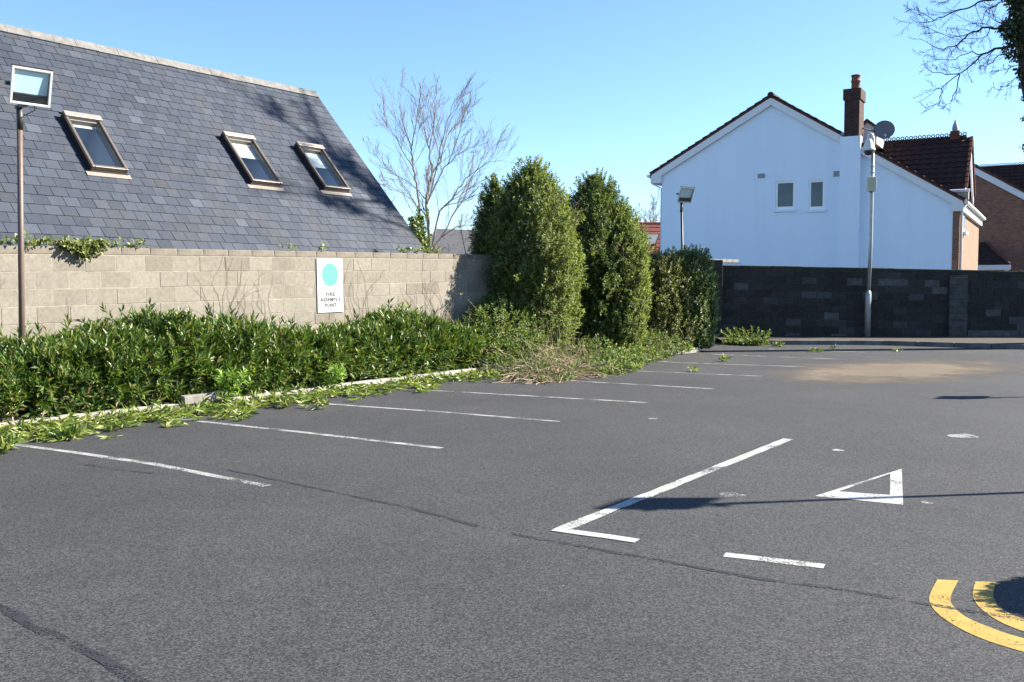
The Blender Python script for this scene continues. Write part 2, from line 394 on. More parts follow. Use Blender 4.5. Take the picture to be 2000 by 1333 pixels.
def snoise(x, y, s=0):
    return (np.sin(x * 1.7 + 1.3 * s + np.sin(y * 1.3 + s)) + .7 * np.sin(x * 3.9 - y * 2.7 + 2.1 * s) + .5 * np.sin(y * 5.3 + x * 1.1 + .7 * s) + .4 * np.sin(x * 8.7 + y * 6.1 + s * 3.3)) / 2.6

# ------------------------------------------------------------------ branching
def wander(p, d, length, segs, wig, lift):
    pts = [Vector(p)]; d = Vector(d).normalized()
    for i in range(segs):
        d = (d + Vector((random.gauss(0, wig), random.gauss(0, wig), random.gauss(0, wig) + lift))).normalized()
        pts.append(pts[-1] + d * (length / segs))
    return pts
def taper(r0, r1, n): return [r0 + (r1 - r0) * (i / (n - 1)) ** .8 for i in range(n)]
def sub(mb, pts, rads, level, n, lr, ang, lift, wig, minr, plane=None, start=.2):
    """side branches along a polyline"""
    tot = sum((pts[i + 1] - pts[i]).length for i in range(len(pts) - 1))
    for q in range(n):
        f = start + (1 - start) * (q + random.random()) / n; f = min(f, .98); x = f * (len(pts) - 1); i = int(x); u = x - i
        p = pts[i].lerp(pts[i + 1], u); r = rads[i] + (rads[i + 1] - rads[i]) * u; t = (pts[i + 1] - pts[i]).normalized()
        sd = t.cross(Vector((random.gauss(0, 1), random.gauss(0, 1), random.gauss(0, 1)))).normalized()
        d = t * math.cos(ang) + sd * math.sin(ang)
        L = tot * lr * (1.15 - .6 * f) * random.uniform(.6, 1.2); segs = 5 if level > 0 else 4
        bp = wander(p, d, L, segs, wig, lift); br = taper(max(r * .48, minr), minr, len(bp))
        mb.tube(bp, br, 4 if level > 1 else 3, False)
        if level > 0: sub(mb, bp, br, level - 1, max(3, int(n * .75)), lr * .95, ang, lift, wig, minr, plane)

# ================================================================== GROUND
ground = structure(obj('ground', MB().quad((-500, -500, 0), (500, -500, 0), (500, 500, 0), (-500, 500, 0)), 'tarmac'))
PZ = .0025
def flat_poly(pts, z=PZ): return [Vector((p.x, p.y, z)) for p in pts]
def ribbon(pts, width, z=PZ, jit=.004):
    """painted strip along ground points, slightly uneven edges"""
    mb = MB(); pts = [Vector((p.x, p.y, z)) for p in pts]; fine = []
    for a, b in zip(pts[:-1], pts[1:]):
        n = max(1, int((b - a).length / .15)); fine += [a.lerp(b, i / n) for i in range(n)]
    fine.append(pts[-1]); i0 = 0
    for k, p in enumerate(fine):
        t = (fine[min(k + 1, len(fine) - 1)] - fine[max(k - 1, 0)]).normalized(); s = Vector((-t.y, t.x, 0))
        wl_ = width / 2 + random.gauss(0, jit); wr_ = width / 2 + random.gauss(0, jit)
        mb.v += [tuple(p + s * wl_), tuple(p - s * wr_)]
        if k: mb.f.append((2 * k - 2, 2 * k - 1, 2 * k + 1, 2 * k))
    return mb
bays = [[(-60, 862), (30, 869), (150, 885), (300, 907), (522, 950)], [(330, 817), (375, 822), (600, 846), (863, 876)], [(600, 786), (645, 790), (860, 805), (1093, 824)],
        [(800, 761), (840, 763), (1263, 787)], [(1060, 739), (1145, 746), (1392, 760)], [(1180, 721), (1240, 725), (1490, 735.5)], [(1280, 706), (1330, 709), (1570, 717)],
        [(1390, 692), (1430, 694), (1637, 702)], [(1500, 682), (1530, 683.5), (1690, 688.5)]]
for bl in bays: obj('bay_line', ribbon([G(*p) for p in bl], .085), 'white_paint', ground)
obj('parking_line', ribbon([G(1540, 858), G(1093, 1036)], .10), 'white_paint_fresh', ground)
obj('parking_line', ribbon([G(1082, 1035), G(1245, 1058)], .10, PZ + .003), 'white_paint_fresh', ground)
obj('parking_line', ribbon([G(1415, 1084), G(1610, 1107)], .095), 'white_paint_fresh', ground)
tri = MB(); To = [G(*p, PZ) for p in ((1592, 969), (1761, 916), (1764, 986))]; Ti = [G(*p, PZ) for p in ((1638, 960), (1739, 925), (1738, 967))]
for k in range(3): tri.quad(To[k], To[(k + 1) % 3], Ti[(k + 1) % 3], Ti[k])
obj('painted_triangle', tri, 'white_paint_fresh', ground)
def band(A, B, name, mat):
    mb = MB(); n = 26
    def samp(P):
        P = [Vector(p).to_2d() if False else Vector((p[0], p[1])) for p in P]; out = []
        for i in range(n + 1):
            x = i / n * (len(P) - 1); k = min(int(x), len(P) - 2); u = x - k
            p0, p1, p2, p3 = P[max(k - 1, 0)], P[k], P[k + 1], P[min(k + 2, len(P) - 1)]
            out.append(.5 * ((2 * p1) + (p2 - p0) * u + (2 * p0 - 5 * p1 + 4 * p2 - p3) * u * u + (3 * p1 - p0 - 3 * p2 + p3) * u ** 3))
        return out
    for a, b in zip(samp(A), samp(B)): mb.v += [tuple(G(a.x, a.y, PZ)), tuple(G(b.x, b.y, PZ))]
    for k in range(n): mb.f.append((2 * k, 2 * k + 1, 2 * k + 3, 2 * k + 2))
    return obj(name, mb, mat, ground)
band([(1831, 1132), (1815, 1165), (1822, 1188), (1850, 1213), (1900, 1240), (1960, 1262), (2060, 1290)],
     [(1872, 1134), (1857, 1165), (1862, 1184), (1888, 1206), (1935, 1226), (1985, 1243), (2080, 1268)], 'yellow_line', 'yellow_paint')
band([(1905, 1136), (1900, 1162), (1912, 1185), (1945, 1210), (1990, 1230), (2070, 1255)],
     [(1946, 1137), (1940, 1162), (1950, 1183), (1975, 1200), (2015, 1214), (2080, 1232)], 'yellow_line', 'yellow_paint')
# bitumen joints between the tarmac lays
obj('tar_joint', ribbon([G(*p) for p in ((430, 915), (620, 955), (800, 993), (960, 1035), (1060, 1055), (1250, 1088), (1480, 1130), (1640, 1152), (1850, 1187), (2100, 1228))], .045, .003, .005), 'tar', ground)
obj('tar_joint', ribbon([G(*p) for p in ((-120, 1130), (0, 1185), (60, 1225), (130, 1255), (200, 1290), (260, 1325), (330, 1375))], .07, .003, .010), 'tar', ground)
obj('tar_joint', ribbon([G(*p) for p in ((170, 908), (230, 918), (300, 925))], .05, .003, .012), 'tar', ground)
# sand spread on the tarmac
sc_ = G(1745, 724); so_ = obj('sand_patch', MB().quad((-5.2, -2.7, 0), (5.2, -2.7, 0), (5.2, 2.7, 0), (-5.2, 2.7, 0)), 'sand', ground, org=(0, 0, 0))
so_.location = (sc_.x, sc_.y, PZ + .001); so_.rotation_euler = (0, 0, math.atan2(5.5, 5.9))
def splat(px, py, r):
    p = G(px, py); mb = MB(); n = 14
    mb.poly([p + Vector((math.cos(6.283 * i / n) * r * random.uniform(.7, 1.2), math.sin(6.283 * i / n) * r * random.uniform(.7, 1.2), PZ)) for i in range(n)])
    obj('paint_splash', mb, 'paint_spill', ground)
for a in ((1880, 852, .17), (1430, 967, .09), (1636, 880, .06), (1275, 818, .06), (1810, 982, .05)): splat(*a)

# ================================================================== LEFT BLOCK WALL
WD = Vector((.605, .796, 0)).normalized(); WN = Vector((.796, -.605, 0)).normalized(); P0 = atY(0, 563, 12.0); P0.z = 0
def WP(s, perp=0, z=0): return P0 + WD * s + WN * perp + Z * z
za = onP(0, 480, P0, WN); zb = onP(900, 497, P0, WN)
TOP0 = za.z; SLP = (zb.z - za.z) / ((zb - za).dot(WD)); SL = 20.6
WS = (WD + Z * SLP).normalized(); WU = (Z - WD * SLP).normalized()
def wtop(s): return TOP0 + SLP * s
def s_at(px): return (onP(px, 563, P0, WN) - P0).dot(WD)
def rot3(x, y, z):
    m = Matrix((x, y, z)).transposed(); return m.to_euler()
wall = thing('block_wall', 'pale concrete block garden wall carrying the fire assembly sign, behind the low hedge', 'wall', WP(0))
core = MB(); core.prism([WP(-6, .0015, 0), WP(SL, .0015, 0), WP(SL, .0015, wtop(SL) - .05), WP(-6, .0015, wtop(-6) - .05)], -WN * .19)
obj('mortar_core', core, 'mortar', wall)
def chamfer_box(name, hx, hy, hz, b, jit=0, mat=None):
    bm = bmesh.new(); bmesh.ops.create_cube(bm, size=2)
    for v in bm.verts: v.co = Vector((v.co.x * (hx + random.uniform(-jit, jit)), v.co.y * hy, v.co.z * (hz + random.uniform(-jit, jit))))
    if b: bmesh.ops.bevel(bm, geom=bm.edges[:], offset=b, segments=1, affect='EDGES')
    me = bpy.data.meshes.new(name); bm.to_mesh(me); bm.free()
    if mat: me.materials.append(M[mat])
    return me
CH = .228; erot = rot3(WS, -WN, WU)
blocks = [chamfer_box('block', .2205, .05, .1100, .004, .0030, 'concrete_block') for _ in range(5)]
cops = [chamfer_box('coping_block', .2215, .107, .05, .006, .002, 'coping') for _ in range(3)]
hid = MB(); wl0 = worldloc(wall)
for r in range(11):
    off = (r % 2) * .225
    for k in range(-6, 52):
        s = k * .45 + off; zc = wtop(s) - .105 - CH * (r + .5)
        if zc < .03 or s > SL - .2: continue
        ctr = WP(s, -.045 + random.uniform(-.003, .003), zc)
        if -1.6 < s < 10.8 and r < 7:
            o = bpy.data.objects.new('block', random.choice(blocks)); COL.objects.link(o); o.parent = wall
            o.location = ctr - wl0; o.rotation_euler = erot; o.rotation_euler.rotate_axis('Y', random.gauss(0, .003))
        else: hid.box(ctr, WS, -WN, WU, .2195, .05, .1095)
stuff(obj('hidden_blockwork', hid, 'concrete_block_joined', wall))
for k in range(-6, 51):
    s = k * .4455 + .1
    o = bpy.data.objects.new('coping_block', random.choice(cops)); COL.objects.link(o); o.parent = wall
    o.location = WP(s, -.1, wtop(s) - .05) - wl0; o.rotation_euler = erot

# fire assembly sign on the wall
sgn = [onP(*p, P0, WN) for p in ((617, 506), (667, 505), (669, 610), (619, 611))]
sc = sum(sgn, Vector()) / 4; sw = ((sgn[1] - sgn[0]).dot(WD) + (sgn[2] - sgn[3]).dot(WD)) / 2; sh = ((sgn[0] - sgn[3]).z + (sgn[1] - sgn[2]).z) / 2
sign = thing('assembly_sign', 'white fire assembly point sign with turquoise disc fixed to the block wall', 'sign', sc + WN * .004)
sr = rot3(WD, -WN, Z)
obj('sign_plate', MB().box(sc + WN * .014, WS, WN, WU, sw / 2, .009, sh / 2), 'sign_white', sign, bevel=.003)
dm = MB(); dc = sc + WN * .0245 + WU * (sh * .5 - sh * .30); n = 40
dm.poly([dc + WS * (math.cos(6.2832 * i / n) * sw * .315) + WU * (math.sin(6.2832 * i / n) * sh * .215) for i in range(n)])
obj('disc', dm, 'sign_teal', sign)
def text_mesh(txt, size, width):
    cu = bpy.data.curves.new('t', 'FONT'); cu.body = txt; cu.size = size; cu.align_x = 'CENTER'; cu.align_y = 'CENTER'; cu.space_character = 1.12; cu.offset = .003
    o = bpy.data.objects.new('t', cu); COL.objects.link(o); bpy.context.view_layer.update()
    me = bpy.data.meshes.new_from_object(o.evaluated_get(bpy.context.evaluated_depsgraph_get())); bpy.data.objects.remove(o)
    xs = [v.co.x for v in me.vertices]; k = width / (max(xs) - min(xs)); mx = (max(xs) + min(xs)) / 2
    for v in me.vertices: v.co.x = (v.co.x - mx) * k
    me.materials.append(M['sign_black']); return me
for txt, fy, fw in (('FIRE', .665, .36), ('ASSEMBLY', .765, .82), ('POINT', .87, .46)):
    o = obj('lettering', text_mesh(txt, sh * .094, sw * fw), 'sign_black', sign, org=sc + WN * .0248 + WU * (sh * (.5 - fy)))
    o.rotation_euler = rot3(WS, WU, WN)

# ================================================================== KERB AND BED
kpx = [(-420, 905), (-150, 868), (0, 846), (200, 825), (455, 795), (665, 766), (910, 735), (1020, 720), (1200, 704), (1390, 686)]
kp = [G(*p) for p in kpx]
def along(pts, step, gap=.0):
    out = []; acc = 0; cur = pts[0]; i = 0; cur = Vector(cur)
    while i < len(pts) - 1:
        need = step; p = cur
        while i < len(pts) - 1 and (pts[i + 1] - p).length < need:
            need -= (pts[i + 1] - p).length; p = Vector(pts[i + 1]); i += 1
        if i >= len(pts) - 1: break
        q = p + (pts[i + 1] - p).normalized() * need; out.append((cur, q)); cur = q
    return out
kerb = structure(thing('kerb', '', '', kp[2])); del kerb['label']; del kerb['category']
kmesh = [chamfer_box('kerb_stone', .447, .065, .085, .014, .002, 'kerb_concrete') for _ in range(3)]
for a, b in along(kp, .9):
    t = (b - a).normalized(); s = Vector((-t.y, t.x, 0)); o = bpy.data.objects.new('kerb_stone', random.choice(kmesh)); COL.objects.link(o); o.parent = kerb
    o.location = (a + b) / 2 + s * .065 + Z * (.03 + random.uniform(-.006, .006)) - kerb.location; o.rotation_euler = rot3(t, s, Z); o.rotation_euler.z += random.gauss(0, .012)
bed = MB(); rows = []
for i, p in enumerate(kp):
    s = (p - P0).dot(WD); inn = p - WN * .09; wpt = WP(s, -.01); rows.append([inn.lerp(wpt, j / 8) for j in range(9)])
for r_ in rows:
    for j, p in enumerate(r_): bed.v.append((p.x, p.y, .085 + .05 * math.sin(j * .7) + random.uniform(-.02, .02)))
for i in range(len(rows) - 1):
    for j in range(8): a = i * 9 + j; bed.f.append((a, a + 9, a + 10, a + 1))
structure(obj('planting_bed', bed, 'soil'))
# loose kerb length lying on the kerb
lk = [G(355, 787, .13), G(440, 778, .13)]
t = (lk[1] - lk[0]).normalized(); s = Vector((-t.y, t.x, 0)); cc = (lk[0] + lk[1]) / 2
me = chamfer_box('loose_kerb_stone', (lk[1] - lk[0]).length / 2, .075, .058, .012, .002, 'old_kerb')
o = obj('loose_kerb_stone', me, 'old_kerb', org=cc + Z * .035 + s * .02); o.rotation_euler = rot3((t + Z * .035).normalized(), s, Z)
tag(o, 'loose grey kerb length lying on top of the kerb in front of the hedge', 'kerb stone')

# ================================================================== BACK WALL
BA = atY(1388, 563, 28.6); BB = atY(2000, 563, 28.0); BA.z = BB.z = 0
BD = (BB - BA).normalized(); BN = Vector((BD.y, -BD.x, 0)); BN = BN if BN.y < 0 else -BN
z1 = onP(1440, 519, BA, BN); z2 = onP(2000, 530, BA, BN); BSL = (z2.z - z1.z) / (z2 - z1).dot(BD)
def btop(s): return z1.z + BSL * (s - (z1 - BA).dot(BD))
def BP(s, perp=0, z=0): return BA + BD * s + BN * perp + Z * z
BSv = (BD + Z * BSL).normalized(); BU = (Z - BD * BSL).normalized(); brot = rot3(BSv, -BN, BU)
def bs(px): return (onP(px, 563, BA, BN) - BA).dot(BD)
bwall = thing('boundary_wall', 'dark weathered block boundary wall in shade below the white gable', 'wall', BP(0)); bl0 = worldloc(bwall)
LB = bs(2000) + 5
m_ = MB(); m_.prism([BP(-.3, -.014), BP(LB, -.014), BP(LB, -.014, btop(LB) - .05), BP(-.3, -.014, btop(-.3) - .05)], -BN * .2)
obj('mortar_core', m_, 'dark_mortar', bwall)
dbl = [chamfer_box('block', .2205, .05, .1015, .004, .003, 'dark_block') for _ in range(4)]
for r in range(11):
    for k in range(0, int(LB / .45) + 1):
        s = k * .45 + (r % 2) * .225; zc = btop(s) - .10 - .21 * (r + .5)
        if zc < .0 or s > bs(2000) + 1.2: continue
        o = bpy.data.objects.new('block', random.choice(dbl)); COL.objects.link(o); o.parent = bwall
        o.location = BP(s, -.047 + random.uniform(-.004, .004), zc) - bl0; o.rotation_euler = brot
cpm = [chamfer_box('coping_block', .447, .125, .045, .012, .003, 'dark_coping') for _ in range(3)]
for k in range(0, int(LB / .9)):
    s = k * .9 + .45; o = bpy.data.objects.new('coping_block', random.choice(cpm)); COL.objects.link(o); o.parent = bwall
    o.location = BP(s, -.1, btop(s) - .04 + random.uniform(-.006, .006)) - bl0; o.rotation_euler = brot
pier = MB(); sp = (bs(1853) + bs(1888)) / 2; hw = (bs(1888) - bs(1853)) / 2
for k in range(9): pier.box(BP(sp, .03, .105 + k * .2125), BD, BN, Z, hw + random.uniform(-.004, .004), .075, .1035)
pier.box(BP(sp, .02, 1.94), BD, BN, Z, hw + .0, .06, .035)
obj('pier', pier, 'dark_pier', bwall, bevel=.006)
pier = MB(); pier.box(BP(.12, .08, 1.22), BD, BN, Z, .2, .16, 1.22); obj('end_pier', pier, 'dark_coping', bwall, bevel=.01)
pl = MB(); pl.box(BP((bs(1890) + LB) / 2, .03, .17), BD, BN, Z, (LB - bs(1890)) / 2, .06, .17); obj('plinth', pl, 'dark_mortar', bwall, bevel=.01)
# kerb and rough strip at its foot
k2 = [G(*p) for p in ((1410, 673), (1560, 674), (1701, 674), (2000, 683), (2300, 694), (2900, 716))]
bk = structure(thing('back_kerb', '', '', k2[1])); del bk['label']; del bk['category']
km2 = chamfer_box('kerb_stone', .447, .065, .1, .014, 0, 'dark_kerb')
for a, b in along(k2, .9):
    t = (b - a).normalized(); s = Vector((-t.y, t.x, 0)); o = bpy.data.objects.new('kerb_stone', km2); COL.objects.link(o); o.parent = bk
    o.location = (a + b) / 2 + s * .065 + Z * .03 - bk.location; o.rotation_euler = rot3(t, s, Z)
vg = MB()
for p in k2:
    s = (p - BA).dot(BD); a = p - BN * .1; e = BP(s, -.02); vg.v += [(a.x, a.y, .11), (e.x, e.y, .16)]
for i in range(len(k2) - 1): vg.f.append((2 * i, 2 * i + 2, 2 * i + 3, 2 * i + 1))
structure(obj('verge', vg, 'soil'))

# ================================================================== SLATE ROOFED HOUSE
RD = WD; VB = atY(830, 490, 22.0); VT = onP(615, 178, VB, RD); VT.z -= .06
dn = (VB - VT); dn -= RD * dn.dot(RD); RSd = dn.normalized(); RNn = RD.cross(-RSd).normalized(); RNn = RNn if RNn.z > 0 else -RNn
RU = -RD
def RP(u, v, h=0): return VT + RU * u + RSd * v + RNn * h      # u left along ridge, v down slope
def ruv(px, py):
    p = onP(px, py, VT, RNn) - VT; return p.dot(RU), p.dot(RSd)
VMAX = dn.length + .75; UMAX = ruv(0, 480)[0] + 2.2
house = thing('slate_house', 'house with steep grey slate roof and three roof windows behind the block wall', 'house', Vector((VB.x, VB.y, 0)) + RU * 5)
holes = []
for q in (((120, 230), (193, 243), (248, 342), (180, 338)), ((437, 270), (493, 278), (545, 366), (487, 363)), ((578, 288), (628, 297), (678, 377), (630, 374))):
    c4 = [ruv(*p) for p in q]; u0 = (c4[1][0] + c4[2][0]) / 2; u1 = (c4[0][0] + c4[3][0]) / 2; v0 = (c4[0][1] + c4[1][1]) / 2; v1 = (c4[2][1] + c4[3][1]) / 2
    holes.append((u0 + .03, u1 + .03, v0, v1))
ub = sorted({-.02, UMAX} | {h[i] + d for h in holes for i, d in ((0, .05), (1, -.05))}); vb = sorted({.0, VMAX} | {h[i] + d for h in holes for i, d in ((2, .05), (3, -.05))})
deck = MB()
for a, b in zip(ub[:-1], ub[1:]):
    for c_, d_ in zip(vb[:-1], vb[1:]):
        um, vm = (a + b) / 2, (c_ + d_) / 2
        if any(h[0] < um < h[1] and h[2] < vm < h[3] for h in holes): continue
        deck.quad(RP(a, c_, -.03), RP(b, c_, -.03), RP(b, d_, -.03), RP(a, d_, -.03))
back = RSd.copy(); hz = Vector((RSd.x, RSd.y, 0)); back = Vector((-RSd.x, -RSd.y, RSd.z))
deck.quad(RP(-.02, 0, -.03), RP(-.02, 0, -.03) + back * VMAX, RP(UMAX, 0, -.03) + back * VMAX, RP(UMAX, 0, -.03))
roof = obj('roof', deck, 'slate_edge', house)
wm = MB(); eL = RP(UMAX, VMAX - .3, -.06); eR = RP(.05, VMAX - .3, -.06); bR = RP(.05, 0, -.06) + back * (VMAX - .3); bL = RP(UMAX, 0, -.06) + back * (VMAX - .3); rT = RP(.05, 0, -.06); rL = RP(UMAX, 0, -.06)
dz = lambda p: Vector((p.x, p.y, 0))
wm.quad(dz(eL), dz(eR), eR, eL); wm.poly([dz(eR), dz(bR), bR, rT, eR]); wm.quad(dz(bR), dz(bL), bL, bR); wm.poly([dz(bL), dz(eL), eL, rL, bL])
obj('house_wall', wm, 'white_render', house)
EXP, SWD = .228, .262
slm = [chamfer_box('slate', SWD / 2 - .0045, .16, .007, 0, .0025, 'slate') for _ in range(4)]
tl = .042; sx = RU; sy = (-RSd * math.cos(tl) - RNn * math.sin(tl)).normalized(); sz = sx.cross(sy); sz = sz if sz.dot(RNn) > 0 else -sz
srot = rot3(sx, sy, sx.cross(sy)); cand = []
cutl = []; nrow = int(VMAX / EXP); rl0 = worldloc(roof)
for r in range(nrow):
    v = .10 + EXP * (r + .5)
    for k in range(int(UMAX / SWD) + 1):
        u = SWD * (k + .5 + .5 * (r % 2)) - SWD * .5; hwid = SWD / 2
        if u < SWD * .3: u = SWD * .25; 
        cut = None
        for h in holes:
            if h[2] - .06 < v < h[3] + .10:
                a_, b_ = u - SWD / 2 + .003, u + SWD / 2 - .003
                if b_ <= h[0] or a_ >= h[1]: continue
                if a_ < h[0]: cut = (a_, h[0] + .01)
                elif b_ > h[1]: cut = (h[1] - .01, b_)
                else: cut = (0, 0)
        if cut:
            if cut[1] - cut[0] > .02: cutl.append((RP((cut[0] + cut[1]) / 2, v - .045, .005), (cut[1] - cut[0]) / 2))
            continue
        p = RP(u, v - .045, .004 + random.uniform(0, .003)); cand.append(((p - EYE).length, p, u, v, r))
def vis(p):
    d = p - EYE; px = CX + F_PX * d.dot(Vector((1, 0, 0))) / d.dot(FWD); py = CY - F_PX * d.dot(UPV) / d.dot(FWD); return px > 2 and py < 482 and py > 0
cand.sort(key=lambda c: (not vis(c[1]), c[0])); sj = MB()
for i, (dist, p, u, v, r) in enumerate(cand):
    if i < 300:
        o = bpy.data.objects.new('slate', random.choice(slm)); COL.objects.link(o); o.parent = roof; o.location = p - rl0
        o.rotation_euler = srot; o.rotation_euler.rotate_axis('Z', random.gauss(0, .006))
    else:
        a = random.gauss(0, .006); x2 = sx * math.cos(a) + sy * math.sin(a); y2 = sy * math.cos(a) - sx * math.sin(a)
        ww = SWD / 2 - random.uniform(.003, .007) if u > SWD * .3 else SWD * .26
        sj.box(p, x2, y2, sz, ww, .16, .007)
for p, hw_ in cutl: sj.box(p, sx, sy, sz, hw_, .16, .005)
stuff(obj('slates', sj, 'slate_joined', roof))
rt = MB(); rtm = None
for k in range(int(UMAX / .45) + 1):
    u = .225 + k * .45; mb = MB(); 
    for sgn_, dvec in ((1, RSd), (-1, back)):
        nn = RNn if sgn_ == 1 else Vector((-RNn.x, -RNn.y, RNn.z))
        mb.prism([RP(u - .222, 0, 0) + dvec * .0 + nn * .03, RP(u - .222, 0, 0) + dvec * .2 + nn * .018, RP(u - .222, 0, 0) + dvec * .2 + nn * .04, RP(u - .222, 0, 0) + nn * .052 + Z * .012], RU * .444)
    o = obj('ridge_tile', mb, 'ridge_concrete', house); o.location += Vector((0, 0, random.uniform(-.004, .004)))
obj('verge_edge', MB().box(RP(-.015, VMAX / 2, -.03), RU, RSd, RNn, .02, VMAX / 2, .03), 'slate_edge', house)
for i, (u0, u1, v0, v1) in enumerate(holes):
    fr = MB(); tw = .055; h0, h1 = -.06, .14; um, vm = (u0 + u1) / 2, (v0 + v1) / 2
    def rbox(mb, a, b, c_, d_, lo, hi): return mb.box(RP((a + b) / 2, (c_ + d_) / 2, (lo + hi) / 2), RU, RSd, RNn, (b - a) / 2, (d_ - c_) / 2, (hi - lo) / 2)
    rbox(fr, u0, u0 + tw, v0 + .10, v1, h0, h1); rbox(fr, u1 - tw, u1, v0 + .10, v1, h0, h1); rbox(fr, u0 + tw, u1 - tw, v1 - tw, v1, h0, h1 - .003)
    sk = obj('skylight', fr, 'frame_brown', house, bevel=.008)
    sk['label'] = ['roof window with its blind rolled up', 'roof window with cream blind half down', 'roof window with blind near the roof verge'][i]
    hd = MB(); rbox(hd, u0 - .012, u1 + .012, v0 - .02, v0 + .11, -.02, .175); obj('hood', hd, 'frame_cream', sk, bevel=.01)
    ins = MB(); e = .022
    rbox(ins, u0 + tw, u0 + tw + e, v0 + .11, v1 - tw, .0, .095); rbox(ins, u1 - tw - e, u1 - tw, v0 + .11, v1 - tw, .0, .095); rbox(ins, u0 + tw + e, u1 - tw - e, v1 - tw - e, v1 - tw, .0, .093)
    rbox(ins, u0 + tw + e, u1 - tw - e, v0 + .11, v0 + .11 + e, .0, .093); obj('sash', ins, 'frame_cream', sk)
    dk = MB(); rbox(dk, u1 + .0, u1 + .016, v0 + .0, v1 + .01, -.02, .125); rbox(dk, u0 - .02, u1 + .016, v1, v1 + .02, -.01, .045); obj('frame_shade_side', dk, 'frame_dark', sk)  # dark left side stands in for shade, the sun being on the right
    fl = MB(); rbox(fl, u0 - .06, u1 + .09, v1 + .015, v1 + .12, .018, .026); obj('flashing', fl, 'frame_cream', sk)
    gl = facing([RP(x_, y_, .07) for x_, y_ in ((u0 + tw, v0 + .10), (u0 + tw, v1 - tw), (u1 - tw, v1 - tw), (u1 - tw, v0 + .10))], RNn); obj('pane', gl, 'glass', sk)
    # room behind: pale lining down to a dark room
    D = .55; a, b, c_, d_ = u0 + .04, u1 - .04, v0 + .06, v1 - .04; ln = MB()
    for p, q in (((a, c_), (b, c_)), ((b, c_), (b, d_)), ((b, d_), (a, d_)), ((a, d_), (a, c_))):
        ln.quad(RP(*p, -.03), RP(*q, -.03), RP(*q, -D), RP(*p, -D))
    obj('lining', ln, 'lining_white', sk); obj('room', MB().quad(RP(a - .3, c_ - .3, -D - .02), RP(b + .3, c_ - .3, -D - .02), RP(b + .3, d_ + .3, -D - .02), RP(a - .3, d_ + .3, -D - .02)), 'room_dark', sk)
    bf = (.07, .36, .40)[i]; bd_ = MB(); rbox(bd_, u0 + tw, u1 - tw, v0 + .10, v0 + .11 + (v1 - v0 - .16) * bf, -.012, -.004); obj('blind', bd_, 'blind', sk)

